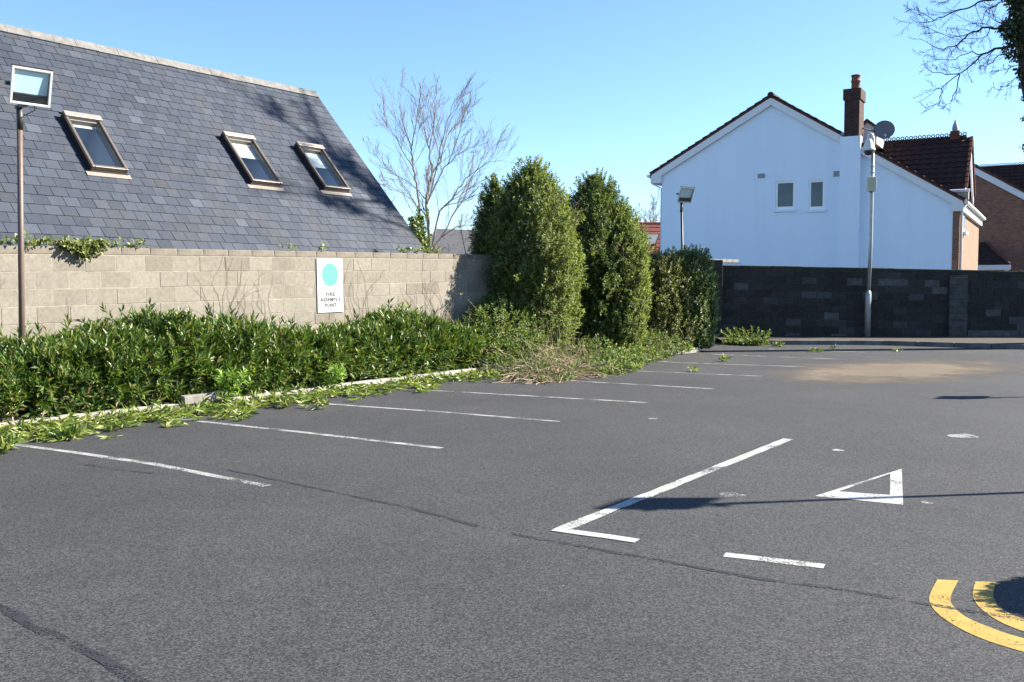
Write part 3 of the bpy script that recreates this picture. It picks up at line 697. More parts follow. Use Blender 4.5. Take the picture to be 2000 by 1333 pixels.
# ================================================================== LAMP POSTS
def lamp_post(base, head_px, Y, label, pole_mat, yaw=0.0, lean=(0, 0), tilt=20, top=None, wz=.45, off=.12):
    """base on the ground; head centre found from height"""
    t = thing('lamp_post', label, 'lamp post', base, 'floodlight posts round the car park')
    hz_ = top; tp = base + Z * hz_ + Vector((lean[0], lean[1], 0))
    obj('pole', MB().tube([base - Z * .05, base.lerp(tp, .5), tp], [.036, .034, .032], 12), pole_mat, t, True)
    obj('pole_cap', MB().tube([tp - Z * .25, tp + Z * .02], .037, 12), 'pole_black', t, True)
    f = (WN * math.cos(yaw) + WD * math.sin(yaw)); sd = Vector((-f.y, f.x, 0)); f2 = (f * math.cos(R(tilt)) - Z * math.sin(R(tilt))).normalized(); u2 = sd.cross(f2) * -1
    u2 = u2 if u2.z > 0 else -u2
    c = tp + f * off + Z * .20; w2, h2 = wz / 2, wz * .47
    obj('bracket', MB().box(tp + Z * .02 + f * (off / 2 - .12), f, sd, Z, max(.05, off / 2 - .04), .025, .02).box(c - f2 * .13 - u2 * .06, f2, sd, u2, .03, .03, .1).box(c - f2 * .06 - sd * 0, sd, f2, u2, w2 + .03, .02, .02), 'pole_black', t)
    hb = MB(); fr_ = [c + sd * x * w2 + u2 * y * h2 for x, y in ((-1, -1), (1, -1), (1, 1), (-1, 1))]; bk_ = [c - f2 * .14 + sd * x * w2 * .62 + u2 * (y * h2 * .55 + .02) for x, y in ((-1, -1), (1, -1), (1, 1), (-1, 1))]
    i = len(hb.v); hb.v += [tuple(p) for p in fr_ + bk_]; hb.f += [(7, 6, 5, 4), (0, 1, 5, 4), (1, 2, 6, 5), (2, 3, 7, 6), (3, 0, 4, 7)]
    rw = .028
    head = obj('head', hb, 'lamp_housing', t)
    fm = MB()
    for x in (-1, 1): fm.box(c + sd * x * (w2 - rw / 2) + f2 * .012, sd, u2, f2, rw / 2, h2, .014)
    for y in (-1, 1): fm.box(c + u2 * y * (h2 - rw / 2) + f2 * .0115, sd, u2, f2, w2 - rw, rw / 2, .013)
    obj('rim', fm, 'lamp_housing', head, bevel=.004)
    hw_ = w2 - rw
    obj('hinge_bar', MB().box(c + u2 * (h2 + .008) + f2 * .0, sd, u2, f2, w2, .008, .02), 'frame_dark', head)
    obj('reflector', MB().quad(c - sd * hw_ + u2 * (h2 - rw) - f2 * .005, c + sd * hw_ + u2 * (h2 - rw) - f2 * .005, c + sd * hw_ - u2 * h2 * .40 - f2 * .03, c - sd * hw_ - u2 * h2 * .40 - f2 * .03), 'lamp_reflector', head)
    lv = MB(); lv.quad(c - sd * hw_ - u2 * h2 * .38 - f2 * .035, c + sd * hw_ - u2 * h2 * .38 - f2 * .035, c + sd * hw_ - u2 * (h2 - rw) - f2 * .012, c - sd * hw_ - u2 * (h2 - rw) - f2 * .012)
    for k in range(4): lv.box(c - u2 * (h2 * (.46 + .11 * k)) - f2 * .014, sd, u2, f2, hw_, .004, .012)
    obj('louvre', lv, 'lamp_dark', head)
    obj('pane', facing([c + f2 * .004 + sd * x * hw_ + u2 * y * (h2 - rw) for x, y in ((-1, -1), (1, -1), (1, 1), (-1, 1))], f2), 'glass', head)
    cb = [c - f2 * .1 - u2 * h2 * .5 + sd * .05, c - f2 * .06 - u2 * h2 * 1.25 + sd * .09, tp - Z * .08 + sd * .05]
    obj('cable', MB().tube(cb, .006, 5), 'pole_black', t)
    return t
b1 = atY(37, 563, 11.35); b1.z = .08
z_top = atY(37, 212, 11.35).z
lamp_post(b1, None, 11.35, 'brown floodlight post rising out of the low hedge in front of the slate roof', 'pole_brown', top=z_top - .08, lean=(.07, 0), yaw=-.1, tilt=16, off=.36)
b2 = atY(1337, 563, 25.9); b2.z = .08; tp2 = atY(1331, 397, 25.9)
lamp_post(b2, None, 25.9, 'black floodlight post standing behind the clipped bush before the white gable', 'pole_black', top=tp2.z - .08, lean=(tp2.x - b2.x, 0), yaw=-.5, tilt=24, wz=.45, off=.2)
# two more posts along the near side, their shadows lie across the tarmac
for (px, py, lb) in ((1320, 988, 'floodlight post whose shadow falls beside the painted triangle'), (1900, 778, 'floodlight post whose shadow falls beyond the white paint splash')):
    sp_ = G(px, py); L = 3.95 / math.tan(SUN_EL); bb_ = sp_ + Vector((SUND.x, SUND.y, 0)).normalized() * L; bb_.z = 0
    t_ = lamp_post(bb_, None, 0, lb, 'pole_brown', top=3.75, yaw=R(180), tilt=20)

# ================================================================== CAMERA POLE
cb_ = onP(1696, 563, BA + BN * .3, BN); cb_.z = .12; Yc = cb_.y
def cp(px, py): return atY(px, py, Yc)
cctv = thing('camera_pole', 'slim grey galvanised pole with swan neck dome camera and beige box', 'camera pole', cb_)
p_up = [cp(1701, 500), cp(1704, 385)]
obj('base_section', MB().lathe(cb_ - Z * .15, [(.09, 0), (.09, cp(1697, 575).z - .12 + .15), (.06, cp(1697, 568).z + .03)], sides=14), 'galvanised', cctv, True)
top_ = cp(1705, 300)
obj('pole', MB().tube([Vector((cb_.x, cb_.y, 1.2)), cp(1701, 470), cp(1703, 370), top_], [.056, .052, .05, .045], 12), 'galvanised', cctv, True)
arc = [cp(1705, 300), cp(1706, 272), cp(1703, 263), cp(1699, 261), cp(1696.5, 265), cp(1696, 276)]
obj('swan_neck', MB().tube(arc, .042, 10), 'camera_white', cctv, True)
dmc = cp(1697, 275)
hs = obj('dome_camera', MB().lathe(dmc, [(.04, .06), (.08, .03), (.11, -.05), (.17, -.22), (.19, -.26), (.19, -.29), (.15, -.30)], sides=20), 'camera_white', cctv, True)
obj('lens_dome', MB().lathe(dmc - Z * .30, [(.13, 0), (.12, -.06), (.08, -.11), (.02, -.13)], sides=16), 'lamp_dark', hs, True)
for py in (325, 337): obj('collar', MB().lathe(cp(1704, py), [(.075, -.02), (.075, .02)], sides=12), 'galvanised', cctv)
bx_ = cp(1699.5, 361); obj('equipment_box', MB().box(bx_ - Vector((0, .10, 0)), (1, 0, 0), (0, 1, 0), Z, .115, .09, .21), 'box_beige', cctv, bevel=.012)
obj('cable_gland', MB().tube([bx_ - Vector((.03, .1, .21)), bx_ - Vector((.03, .1, .26))], .02, 8), 'lamp_dark', cctv)

# ================================================================== WHITE GABLED HOUSE
TH = R(30); GD = Vector((math.cos(TH), -math.sin(TH), 0)); BK = Vector((math.sin(TH), math.cos(TH), 0)); FN = -BK
O1 = atY(1291, 563, 38.0); O1.z = 0
def gp(px, py, d=0.0):
    p = onP(px, py, O1 + BK * d, FN) - O1; return p.dot(GD), p.z
class House:
    def __init__(s, O): s.O = O
    def P(s, t, d, z): return s.O + GD * t + BK * d + Z * z
    def box(s, mb, t0, t1, d0, d1, z0, z1): return mb.box(s.P((t0 + t1) / 2, (d0 + d1) / 2, (z0 + z1) / 2), GD, BK, Z, (t1 - t0) / 2, (d1 - d0) / 2, (z1 - z0) / 2)
    def obj(s, name, mb, mat, par, uv=False, **k):
        o = obj(name, mb, mat, par, **k)
        if uv: uvbox(o.data, GD, Z)
        return o
DV = -.16
tA, zA = gp(1505, 184, DV); tL, zL = gp(1269, 338, DV); tR, zR = gp(1884, 388, DV); tW = gp(1860, 460)[0]
SLm = (zA - zL) / (tA - tL); SRm = (zA - zR) / (tR - tA)
def roofz(t): return zA - (tA - t) * SLm if t < tA else zA - (t - tA) * SRm
DEP = 9.0
def tile_slope(H, par, side, mat, d0, d1, tA, zA, tE, sl, expo=.33, th=.05, name='tile_course'):
    dirv = (GD * side - Z * sl).normalized(); nrm = (GD * side * sl + Z).normalized(); L = abs(tE - tA) * math.sqrt(1 + sl * sl); n = int(L / expo) + 1
    for k in range(n):
        v = min(k * expo + expo / 2, L - expo / 2); c = H.P(tA, (d0 + d1) / 2, zA) + dirv * v + nrm * (-.01)
        ax = (dirv + nrm * .09).normalized(); mb = MB().box(c, ax, BK, ax.cross(BK), expo * .58, (d1 - d0) / 2, th / 2); H.obj(name, mb, mat, par)
def add_window(H, par, t0, t1, z0, z1, mat='white_upvc', label=None, curtain=False):
    fr = MB(); w_ = .075; d0, d1 = .03, .10
    H.box(fr, t0, t0 + w_, d0, d1, z0, z1); H.box(fr, t1 - w_, t1, d0, d1, z0, z1); H.box(fr, t0 + w_, t1 - w_, d0, d1, z1 - w_, z1); H.box(fr, t0 + w_, t1 - w_, d0, d1, z0, z0 + w_ * 1.5)
    wo = H.obj('window', fr, 'window_frame', par, bevel=.008)
    H.obj('pane', H.box(MB(), t0 + w_ - .01, t1 - w_ + .01, .06, .07, z0 + w_, z1 - w_ + .01), 'dark_glass', wo)
    H.obj('room', H.box(MB(), t0 - .02, t1 + .02, .32, .40, z0 - .02, z1 + .02), 'room_dark', wo)
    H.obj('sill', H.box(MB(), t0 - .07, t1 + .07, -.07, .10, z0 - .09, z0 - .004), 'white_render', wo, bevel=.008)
    return wo
HW = House(O1); wh = thing('white_house', 'white rendered gable house with brick chimney behind the dark wall', 'house', O1)
win = []
for a, b in (((1515, 355), (1552, 409)), ((1580, 353), (1610, 409))):
    x0, zt = gp(*a); x1, zb_ = gp(*b); win.append((x0, x1, zb_, zt))
# gable with real window openings: columns between openings
gm = MB(); cuts = [0, win[0][0], win[0][1], win[1][0], win[1][1], tA, tW]
cuts = sorted(cuts)
def rz(t): return roofz(t) - .10
for a, b in zip(cuts[:-1], cuts[1:]):
    hole = [w_ for w_ in win if w_[0] - 1e-4 <= a and b <= w_[1] + 1e-4]
    segs_ = [(lambda t: 0.0, rz)] if not hole else [(lambda t: 0.0, lambda t, h=hole[0]: h[2]), (lambda t, h=hole[0]: h[3], rz)]
    for lo, hi in segs_: gm.prism([HW.P(a, 0, lo(a)), HW.P(b, 0, lo(b)), HW.P(b, 0, hi(b)), HW.P(a, 0, hi(a))], BK * .3)
gm.quad(HW.P(0, .3, 0), HW.P(0, DEP, 0), HW.P(0, DEP, rz(0)), HW.P(0, .3, rz(0)))
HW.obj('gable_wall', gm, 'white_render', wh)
for w_ in win: add_window(HW, wh, *w_)
for a, b in (((1480, 340), (1494, 348)), ((1628, 335), (1642, 345))):
    x0, zt = gp(*a); x1, z0_ = gp(*b); mb = HW.box(MB(), x0, x1, -.02, .0, z0_, zt)
    for k in range(3): HW.box(mb, x0 + .01, x1 - .01, -.032, -.018, z0_ + (zt - z0_) * (.2 + .28 * k), z0_ + (zt - z0_) * (.3 + .28 * k))
    HW.obj('wall_vent', mb, 'vent_grey', wh)
x0, zt = gp(1415, 513); x1, _ = gp(1447, 513); HW.obj('low_sill', HW.box(MB(), x0, x1, -.04, .05, zt - .05, zt + .03), 'white_render', wh)
# roof
rf = MB(); 
for (ta, tb) in ((tL, tA), (tA, tR)):
    rf.prism([HW.P(ta, DV + .02, roofz(ta) - .12), HW.P(tb, DV + .02, roofz(tb) - .12), HW.P(tb, DV + .02, roofz(tb) - .045), HW.P(ta, DV + .02, roofz(ta) - .045)], BK * (DEP - DV))
roof1 = HW.obj('roof', rf, 'tile_edge', wh)
tile_slope(HW, roof1, -1, 'tile_brown', DV, DEP, tA, zA, tL, SLm); tile_slope(HW, roof1, 1, 'tile_brown', DV, DEP, tA, zA, tR, SRm)
for k in range(20):
    d = DV - .02 + k * .45; HW.obj('ridge_tile', MB().tube([HW.P(tA, d, zA - .03), HW.P(tA, d + .44, zA - .03)], .12, 8), 'tile_brown', roof1)
for (ta, tb) in ((tL + .06, tA), (tA, tR - .05)):
    HW.obj('barge_board', MB().prism([HW.P(ta, DV + .03, roofz(ta) - .40), HW.P(tb, DV + .03, roofz(tb) - .40), HW.P(tb, DV + .03, roofz(tb) - .125), HW.P(ta, DV + .03, roofz(ta) - .125)], BK * .12), 'white_upvc', wh)
for t_, sg in ((tL, 1), (tR, -1)):   # boxed eaves ends and gutters
    e0, e1 = (t_ + .02, .02) if sg == 1 else (tW - .02, t_ - .02)
    HW.obj('eaves_box', HW.box(MB(), min(e0, e1), max(e0, e1), DV + .035, DEP, roofz(t_) - .42, roofz(t_) - .15), 'white_upvc', wh)
    tg = t_ - sg * .06; g_ = MB().tube([HW.P(tg, DV - .02, roofz(t_) - .13), HW.P(tg, DEP, roofz(t_) - .13)], .065, 10); HW.obj('gutter', g_, 'white_upvc', wh)
HW.obj('downpipe', MB().tube([HW.P(tL - .03, .1, roofz(tL) - .19), HW.P(tL + .05, .05, roofz(tL) - .42), HW.P(-.06, .12, roofz(tL) - .62), HW.P(-.06, .12, 0)], .04, 8), 'white_upvc', wh, smooth=True)
# chimney breast and stack
bt0, bz = gp(1641, 268, -.3); bt1, _ = gp(1681, 268, -.3)
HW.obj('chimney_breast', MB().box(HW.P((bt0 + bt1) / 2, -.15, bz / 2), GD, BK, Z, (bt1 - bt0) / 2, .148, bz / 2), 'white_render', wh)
c0, _ = gp(1648, 268, -.28); c1, zc1 = gp(1679.5, 172, -.28)
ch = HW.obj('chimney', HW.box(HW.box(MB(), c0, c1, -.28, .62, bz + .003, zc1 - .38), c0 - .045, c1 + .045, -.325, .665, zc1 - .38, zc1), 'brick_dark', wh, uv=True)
pt = HW.P((c0 + c1) / 2 + .05, .1, zc1 - .02)
HW.obj('chimney_pot', MB().lathe(pt, [(.17, 0), (.155, .10), (.15, .30), (.175, .32), (.175, .36), (.15, .38), (.15, .50), (.17, .52), (.17, .56), (.11, .56), (.11, .4)], sides=18), 'terracotta', ch, smooth=True)
HW.obj('flashing', HW.box(MB(), c0 - .12, c0 - .002, -.2, .6, roofz(c0) - .06, roofz(c0) + .04), 'vent_grey', ch)
# brick front (facing the street, sunlit), its gabled bay and roof
fw = MB(); HW.box(fw, tW, tW + .22, .012, 9, 0, roofz(tR) - .42); HW.obj('brick_front', fw, 'brick_pale', wh, uv=True)
HW.obj('brick_corner', HW.box(MB(), tW + .003, tW + .218, -.012, .01, 0, roofz(tR) - .43), 'brick_red', wh, uv=True)
def front_win(d0, d1, z0, z1, tt):
    mb = HW.box(MB(), tt, tt + .05, d0, d1, z0, z1); o = HW.obj('window', mb, 'window_frame', wh); HW.obj('pane', HW.box(MB(), tt + .04, tt + .06, d0 + .07, d1 - .07, z0 + .07, z1 - .07), 'room_dark', o)
    HW.obj('sill', HW.box(MB(), tt, tt + .16, d0 - .06, d1 + .06, z0 - .10, z0), 'white_render', o)
front_win(1.0, 1.7, 3.6, 4.6, tW + .2); front_win(.6, 1.7, .9, 2.0, tW + .2)
dp = tW + .27; HW.obj('downpipe', MB().tube([HW.P(tR + .02, .02, roofz(tR) - .2), HW.P(tR - .1, .06, roofz(tR) - .45), HW.P(dp, .16, roofz(tR) - .7), HW.P(dp, .16, 0)], .045, 8), 'white_upvc', wh, smooth=True)
def cross_gable(H, par, dR, hwid, tF, zRg, zE, tBack, wallmat, tW_, label=''):
    """roof running along GD with its gable facing the street"""
    sl = (zRg - zE) / hwid
    for sg in (-1, 1):
        mb = MB(); cols = int((tF - tBack) / .05); rowsn = int(hwid / .28 * math.sqrt(1 + sl * sl)) + 1; L = hwid * math.sqrt(1 + sl * sl)
        dv = (BK * sg * hwid - Z * (zRg - zE)).normalized(); nn = (BK * sg * (zRg - zE) + Z * hwid).normalized()
        for r_ in range(rowsn):
            for e_ in (0, 1):
                v = min((r_ + e_) * .28, L); lift = .0 if e_ == 0 else .035
                for k in range(cols + 1):
                    tt = tBack + (tF - tBack) * k / cols; ph = (tt / .30) % 1; hh = .035 * max(0, math.sin(ph * 2 * math.pi)) + lift
                    mb.v.append(tuple(H.P(tt, dR, zRg) + dv * v + nn * hh))
        for q in range(rowsn * 2 - 1):
            for k in range(cols): a = q * (cols + 1) + k; mb.f.append((a, a + 1, a + cols + 2, a + cols + 1))
        ro = H.obj('bay_roof', mb, 'tile_brown', par, smooth=False)
        # verge tiles and barge board on the street side
        for k in range(int(L / .28)):
            c = H.P(tF + .02, dR, zRg) + dv * (k * .28 + .14) + nn * .02; H.obj('verge_tile', MB().box(c, GD, (dv + nn * .1).normalized(), nn, .05, .14, .035), 'tile_edge', ro)
        H.obj('barge_board', MB().prism([H.P(tF - .06, dR, zRg - .03), H.P(tF - .06, dR + sg * hwid, zE - .03), H.P(tF - .06, dR + sg * hwid, zE - .28), H.P(tF - .06, dR, zRg - .3)], GD * .06), 'white_upvc', par)
    for k in range(int((tF - tBack) / .31)):
        tt = tBack + .31 * k + .155; c = H.P(tt, dR, zRg + .05); mb = MB(); mb.tube([H.P(tt - .153, dR, zRg - .02), H.P(tt + .153, dR, zRg - .02)], .10, 6)
        for o_ in (-.078, .078):
            n_ = 10; cc_ = c + GD * o_ + Z * .085; ring = [cc_ + GD * math.cos(6.2832 * i / n_) * .055 + Z * math.sin(6.2832 * i / n_) * .055 for i in range(n_ + 1)]; mb.tube(ring, .021, 5, False)
        H.obj('crest_tile', mb, 'tile_brown', par)
    bw = MB(); bw.prism([H.P(tF - .22, dR - hwid + .12, 0), H.P(tF - .22, dR + hwid - .12, 0), H.P(tF - .22, dR + hwid - .12, zE - .05), H.P(tF - .22, dR, zRg - .12), H.P(tF - .22, dR - hwid + .12, zE - .05)], -GD * (tF - tBack) * .6)
    H.obj('bay_wall', bw, wallmat, par, uv=True)
    H.obj('bay_eaves', H.box(MB(), tF - .30, tF + .12, dR - hwid - .1, dR - hwid + .14, zE - .32, zE - .06), 'soffit_cream', par)
    H.obj('gutter', MB().tube([H.P(tF - .9, dR - hwid - .12, zE - .02), H.P(tF + .16, dR - hwid - .12, zE - .02)], .06, 8), 'white_upvc', par)
DR = 3.4; HWD = 2.0
tF_, zF_ = gp(1897, 268, DR); _, zE_ = gp(1890, 372, DR - HWD)
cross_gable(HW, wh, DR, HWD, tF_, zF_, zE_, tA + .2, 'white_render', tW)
HW.obj('downpipe', MB().tube([HW.P(tF_ - .1, DR - HWD - .05, zE_ - .3), HW.P(tF_ - .16, DR - HWD + .05, zE_ - .6), HW.P(tF_ - .16, DR - HWD + .05, 0)], .05, 8), 'white_upvc', wh, smooth=True)
fp = HW.P(tF_ - .55, DR, zF_ + .06)
HW.obj('finial', MB().lathe(fp, [(.10, 0), (.10, .12), (.06, .16), (.10, .22), (.115, .30), (.09, .42), (.045, .54), (.02, .62), (.0, .66)], sides=12), 'vent_grey', wh, smooth=True)
HW.obj('finial_block', MB().box(fp + Z * .04, GD, BK, Z, .16, .13, .16), 'tile_edge', wh)
# little gabled dormer peeping out behind the chimney stack
dq = 1.6; td, zd = gp(1694, 235, dq); dmr = MB(); dmr.prism([HW.P(td - .35, dq, zd - .9), HW.P(td + .35, dq, zd - .9), HW.P(td + .35, dq, zd - .35), HW.P(td, dq, zd - .08), HW.P(td - .35, dq, zd - .35)], BK * 2)
dmo = HW.obj('dormer', dmr, 'white_upvc', wh)
for sg in (-1, 1): HW.obj('dormer_tile', MB().prism([HW.P(td, dq - .1, zd - .06), HW.P(td + sg * .5, dq - .1, zd - .45), HW.P(td + sg * .5, dq - .1, zd - .36), HW.P(td, dq - .1, zd + .05)], BK * 2.1), 'tile_edge', dmo)
# satellite dish on the stack
dc_ = onP(1727, 256, O1 + BK * .9, FN); dish = thing('satellite_dish', 'dark grey satellite dish mounted beside the brick chimney', 'satellite dish', dc_)
ax = Vector((-.3, -.9, .3)).normalized()
obj('reflector_dish', MB().lathe(dc_, [(.0, 0), (.13, .012), (.26, .055), (.36, .105), (.365, .10), (.26, .04), (.13, -.004), (.0, -.012)], axis=ax, sides=26), 'dish_grey', dish, True)
arm0 = dc_ - Z * .3 - ax * -.05; obj('feed_arm', MB().tube([arm0, dc_ - Z * .36 + ax * .38], .015, 6).box(dc_ - Z * .34 + ax * .42, ax, ax.orthogonal(), ax.cross(ax.orthogonal()), .05, .03, .03), 'vent_grey', dish)
obj('mount_arm', MB().tube([dc_ - ax * .02, dc_ - ax * .22, HW.P(c1 + .05, .3, dc_.z + .05), HW.P(c1 - .05, .3, dc_.z + .05)], .022, 6), 'pole_black', dish)

# ================================================================== BRICK HOUSE FURTHER BACK
O2 = O1 + BK * 20.8 + GD * 4.45; H2 = House(O2); bh = thing('brick_house', 'red brick gable house with tiled porch standing beyond the white house', 'house', O2)
dz2 = atY(1960, 385, (O2 + GD * 8.0).y).z - (roofz(8.0) - .15)
def rz2(t): return roofz(t) + dz2
gm = MB(); gm.prism([H2.P(0, 0, 0), H2.P(tW, 0, 0), H2.P(tW, 0, rz2(tW) - .1), H2.P(tA, 0, rz2(tA) - .1), H2.P(0, 0, rz2(0) - .1)], BK * 8); H2.obj('gable_wall', gm, 'brick_red', bh, uv=True)
rf = MB()
for (ta, tb) in ((tL, tA), (tA, tR)): rf.prism([H2.P(ta, DV, rz2(ta) - .12), H2.P(tb, DV, rz2(tb) - .12), H2.P(tb, DV, rz2(tb)), H2.P(ta, DV, rz2(ta))], BK * 8)
r2 = H2.obj('roof', rf, 'tile_edge', bh)
tile_slope(H2, r2, 1, 'tile_brown', DV - .01, 8, tA, zA + dz2 + .04, tR, SRm)
for (ta, tb) in ((tL, tA), (tA, tR)):
    H2.obj('barge_board', MB().prism([H2.P(ta, DV + .03, rz2(ta) - .48), H2.P(tb, DV + .03, rz2(tb) - .48), H2.P(tb, DV + .03, rz2(tb) - .125), H2.P(ta, DV + .03, rz2(ta) - .125)], BK * .12), 'white_upvc', bh)
q_ = onP(1960, 326, O2 + BK * DR, FN) - O2
cross_gable(H2, bh, DR, HWD, tW + 1.0, q_.z, q_.z - 2.3, tA, 'brick_red', tW)
# hipped porch in front of the brick gable
PD = -2.6
def pp(px, py, d): return onP(px, py, O2 + BK * d, FN) - O2
pa, pb = pp(1905, 518, PD), pp(1972, 518, PD); pk = pp(1912, 474, -.02); t0_, t1_, zf = pa.dot(GD), pb.dot(GD), pa.z; tk, zk = pk.dot(GD), pk.z
po = MB(); po.poly([H2.P(t0_, PD, zf), H2.P(t1_, PD, zf), H2.P(tk + .3, -.05, zk), H2.P(t0_, -.05, zk)]); po.poly([H2.P(t1_, PD, zf), H2.P(t1_, -.05, zf), H2.P(tk + .3, -.05, zk)])
po.poly([H2.P(t0_, PD, zf), H2.P(t0_, -.05, zk), H2.P(t0_, -.05, zf)])
pr = H2.obj('porch_roof', po, 'tile_brown', bh)
H2.obj('hip_tiles', MB().tube([H2.P(t1_, PD, zf + .03), H2.P(tk + .3, -.05, zk + .03)], .07, 6), 'tile_edge', pr)
for k in range(8):
    f = (k + .5) / 8; a = H2.P(t0_, PD, zf).lerp(H2.P(t0_, -.05, zk), f); b = H2.P(t1_, PD, zf).lerp(H2.P(tk + .3, -.05, zk), f); H2.obj('tile_course', MB().tube([a + Z * .015, b + Z * .015], .022, 4), 'tile_brown', pr)
H2.obj('fascia', H2.box(MB(), t0_ - .05, t1_ + .05, PD - .06, PD, zf - .26, zf - .01), 'white_upvc', bh)
H2.obj('porch_wall', H2.box(MB(), t0_ + .1, t1_ - .25, PD + .25, -.01, 0, zf - .03), 'brick_pale', bh, uv=True)
H2.obj('porch_post', H2.box(MB(), t1_ - .2, t1_ - .05, PD + .05, PD + .2, 0, zf - .27), 'white_upvc', bh)

# ================================================================== RED ROOFED HOUSE BEHIND THE SHRUBS
YR = 46.0; q = [atY(1150, 438, YR + 2.5), atY(1330, 438, YR + 2.5), atY(1330, 500, YR), atY(1150, 500, YR)]
rh = thing('red_roof_house', 'low house with red tiled roof and dark skylight between shrubs and white gable', 'house', Vector((q[3].x, YR, 0)))
ra = (q[1] - q[0]).normalized(); rd_ = (q[3] - q[0]); rd_ = rd_.normalized(); rn_ = ra.cross(rd_).normalized(); rn_ = rn_ if rn_.z > 0 else -rn_
base = MB().quad(q[0], q[1], q[2], q[3]); base.quad(q[0], q[0] + Vector((0, 3, -1.6)), q[1] + Vector((0, 3, -1.6)), q[1]); rro = obj('roof', base, 'tile_red', rh)
Lr = (q[3] - q[0]).length; Wr = (q[1] - q[0]).length
for k in range(8):
    c = q[0] + ra * Wr / 2 + rd_ * (Lr * (k + .5) / 8) + rn_ * .02; a = (rd_ + rn_ * .07).normalized(); obj('tile_course', MB().box(c, ra, a, ra.cross(a), Wr / 2, Lr / 16 * 1.1, .012), 'tile_red', rro)
obj('ridge', MB().tube([q[0], q[1]], .1, 8), 'tile_edge', rh)
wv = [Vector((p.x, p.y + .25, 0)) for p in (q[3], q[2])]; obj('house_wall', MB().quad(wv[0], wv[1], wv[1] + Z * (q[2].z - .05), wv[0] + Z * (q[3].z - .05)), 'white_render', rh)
obj('fascia', MB().box((q[2] + q[3]) / 2 - Z * .08, ra, (0, 1, 0), Z, Wr / 2, .03, .07), 'white_upvc', rh)
s1 = [onP(*p, q[0] + rn_ * .08, rn_) for p in ((1252, 457), (1289, 457), (1281, 478), (1252, 478))]
so = obj('skylight', MB().prism(s1, -rn_ * .07), 'frame_dark', rh); cs = sum(s1, Vector()) / 4
obj('pane', MB().poly([cs + (p - cs) * .86 + rn_ * .006 for p in s1]), 'dish_grey', so)
# distant grey roof low behind the bare tree
YG = 60.0; g4 = [atY(850, 447, YG + 3), atY(990, 452, YG + 3), atY(1010, 505, YG), atY(820, 505, YG)]
gh = thing('grey_roof_house', 'distant grey roofed house glimpsed behind the bare garden tree', 'house', Vector((g4[3].x, YG, 0)))
obj('roof', MB().prism(g4, (0, .2, -.2)), 'tile_grey', gh); obj('house_wall', MB().box(Vector(((g4[3].x + g4[2].x) / 2, YG + 2, g4[3].z / 2 - .05)), (1, 0, 0), (0, 1, 0), Z, (g4[2].x - g4[3].x) / 2 - .3, 1.5, g4[3].z / 2), 'brick_red', gh)

# ================================================================== BARE TREES
def px_tree(mb, polys, conv, Yd, r0s, nsub, lr, level, minr, jit=.5, ang=.6, lift=.1, wig=.14):
    for (pl, r0, r1) in polys:
        r1 = r1 * .7
        pts = []; off = random.uniform(-jit, jit)
        for i, (x, y) in enumerate(pl):
            px, py = conv(x, y); pts.append(atY(px, py, Yd + off * (i / max(1, len(pl) - 1))))
        fine = [pts[0]]
        for a, b in zip(pts[:-1], pts[1:]):
            for u in (.33, .67, 1): fine.append(a.lerp(b, u) + (Vector((random.gauss(0, .02), random.gauss(0, .02), random.gauss(0, .02))) if u < 1 else Vector()))
        rr = taper(r0, r1, len(fine)); mb.tube(fine, rr, 7 if r0 > .03 else 5, False)
        sub(mb, fine, rr, level, nsub, lr, ang, lift, wig, minr, start=.35 if r0 > .05 else .15)
cv = lambda x, y: (500 + x / 3.602, 150 + y / 3.602)
T1 = [([(1215, 1330), (1215, 1230), (1210, 1000), (1200, 870), (1215, 770), (1240, 690)], .115, .07), ([(1240, 690), (1300, 600), (1340, 430), (1420, 330), (1480, 240)], .05, .012),
      ([(1240, 690), (1225, 520), (1190, 400), (1170, 250), (1140, 110)], .055, .008), ([(1222, 500), (1250, 350), (1270, 200), (1275, 60)], .035, .006),
      ([(1205, 1290), (1190, 1150), (1150, 980), (1130, 750), (1105, 650), (1100, 560), (1090, 480), (1050, 380), (1010, 200), (1000, 110)], .085, .008), ([(1098, 490), (1130, 300), (1160, 120)], .035, .006),
      ([(1108, 645), (1040, 540), (980, 420), (920, 350), (890, 210)], .03, .006), ([(1200, 870), (1120, 780), (1000, 700), (880, 600), (820, 500)], .035, .006), ([(1180, 1000), (1080, 830), (960, 780), (895, 755)], .03, .006),
      ([(1225, 1250), (1290, 950), (1400, 830), (1470, 720), (1640, 600), (1740, 590)], .06, .006), ([(1230, 1270), (1380, 980), (1450, 820), (1600, 560), (1630, 440)], .05, .006), ([(1240, 1200), (1400, 1060), (1540, 1040), (1640, 960)], .035, .006),
      ([(1210, 870), (1320, 640), (1450, 530), (1560, 480)], .04, .006), ([(1235, 800), (1290, 560), (1330, 380), (1380, 200), (1460, 80)], .04, .006), ([(1300, 930), (1480, 860), (1600, 810)], .03, .006), ([(1350, 620), (1420, 430), (1470, 300), (1510, 210)], .025, .005)]
YT = 26.0; tb = atY(840, 520, YT); tr = thing('bare_tree', 'pale multi stemmed leafless tree rising beyond the slate roof verge', 'tree', Vector((tb.x, YT, 0)))
mt = MB(); mt.tube([Vector((tb.x + .05, YT, -.1)), Vector((tb.x + .03, YT, .9)), atY(837, 515, YT)], [.15, .12, .10], 10)
stm = obj('trunk', mt, 'bark_pale', tr, True)
mt = MB(); px_tree(mt, [(a, r_ * .52, q_ * .7) for a, r_, q_ in T1], cv, YT, None, 15, .42, 1, .0034, jit=1.3, ang=.5, lift=.10, wig=.12); obj('crown', mt, 'bark_twig', tr)
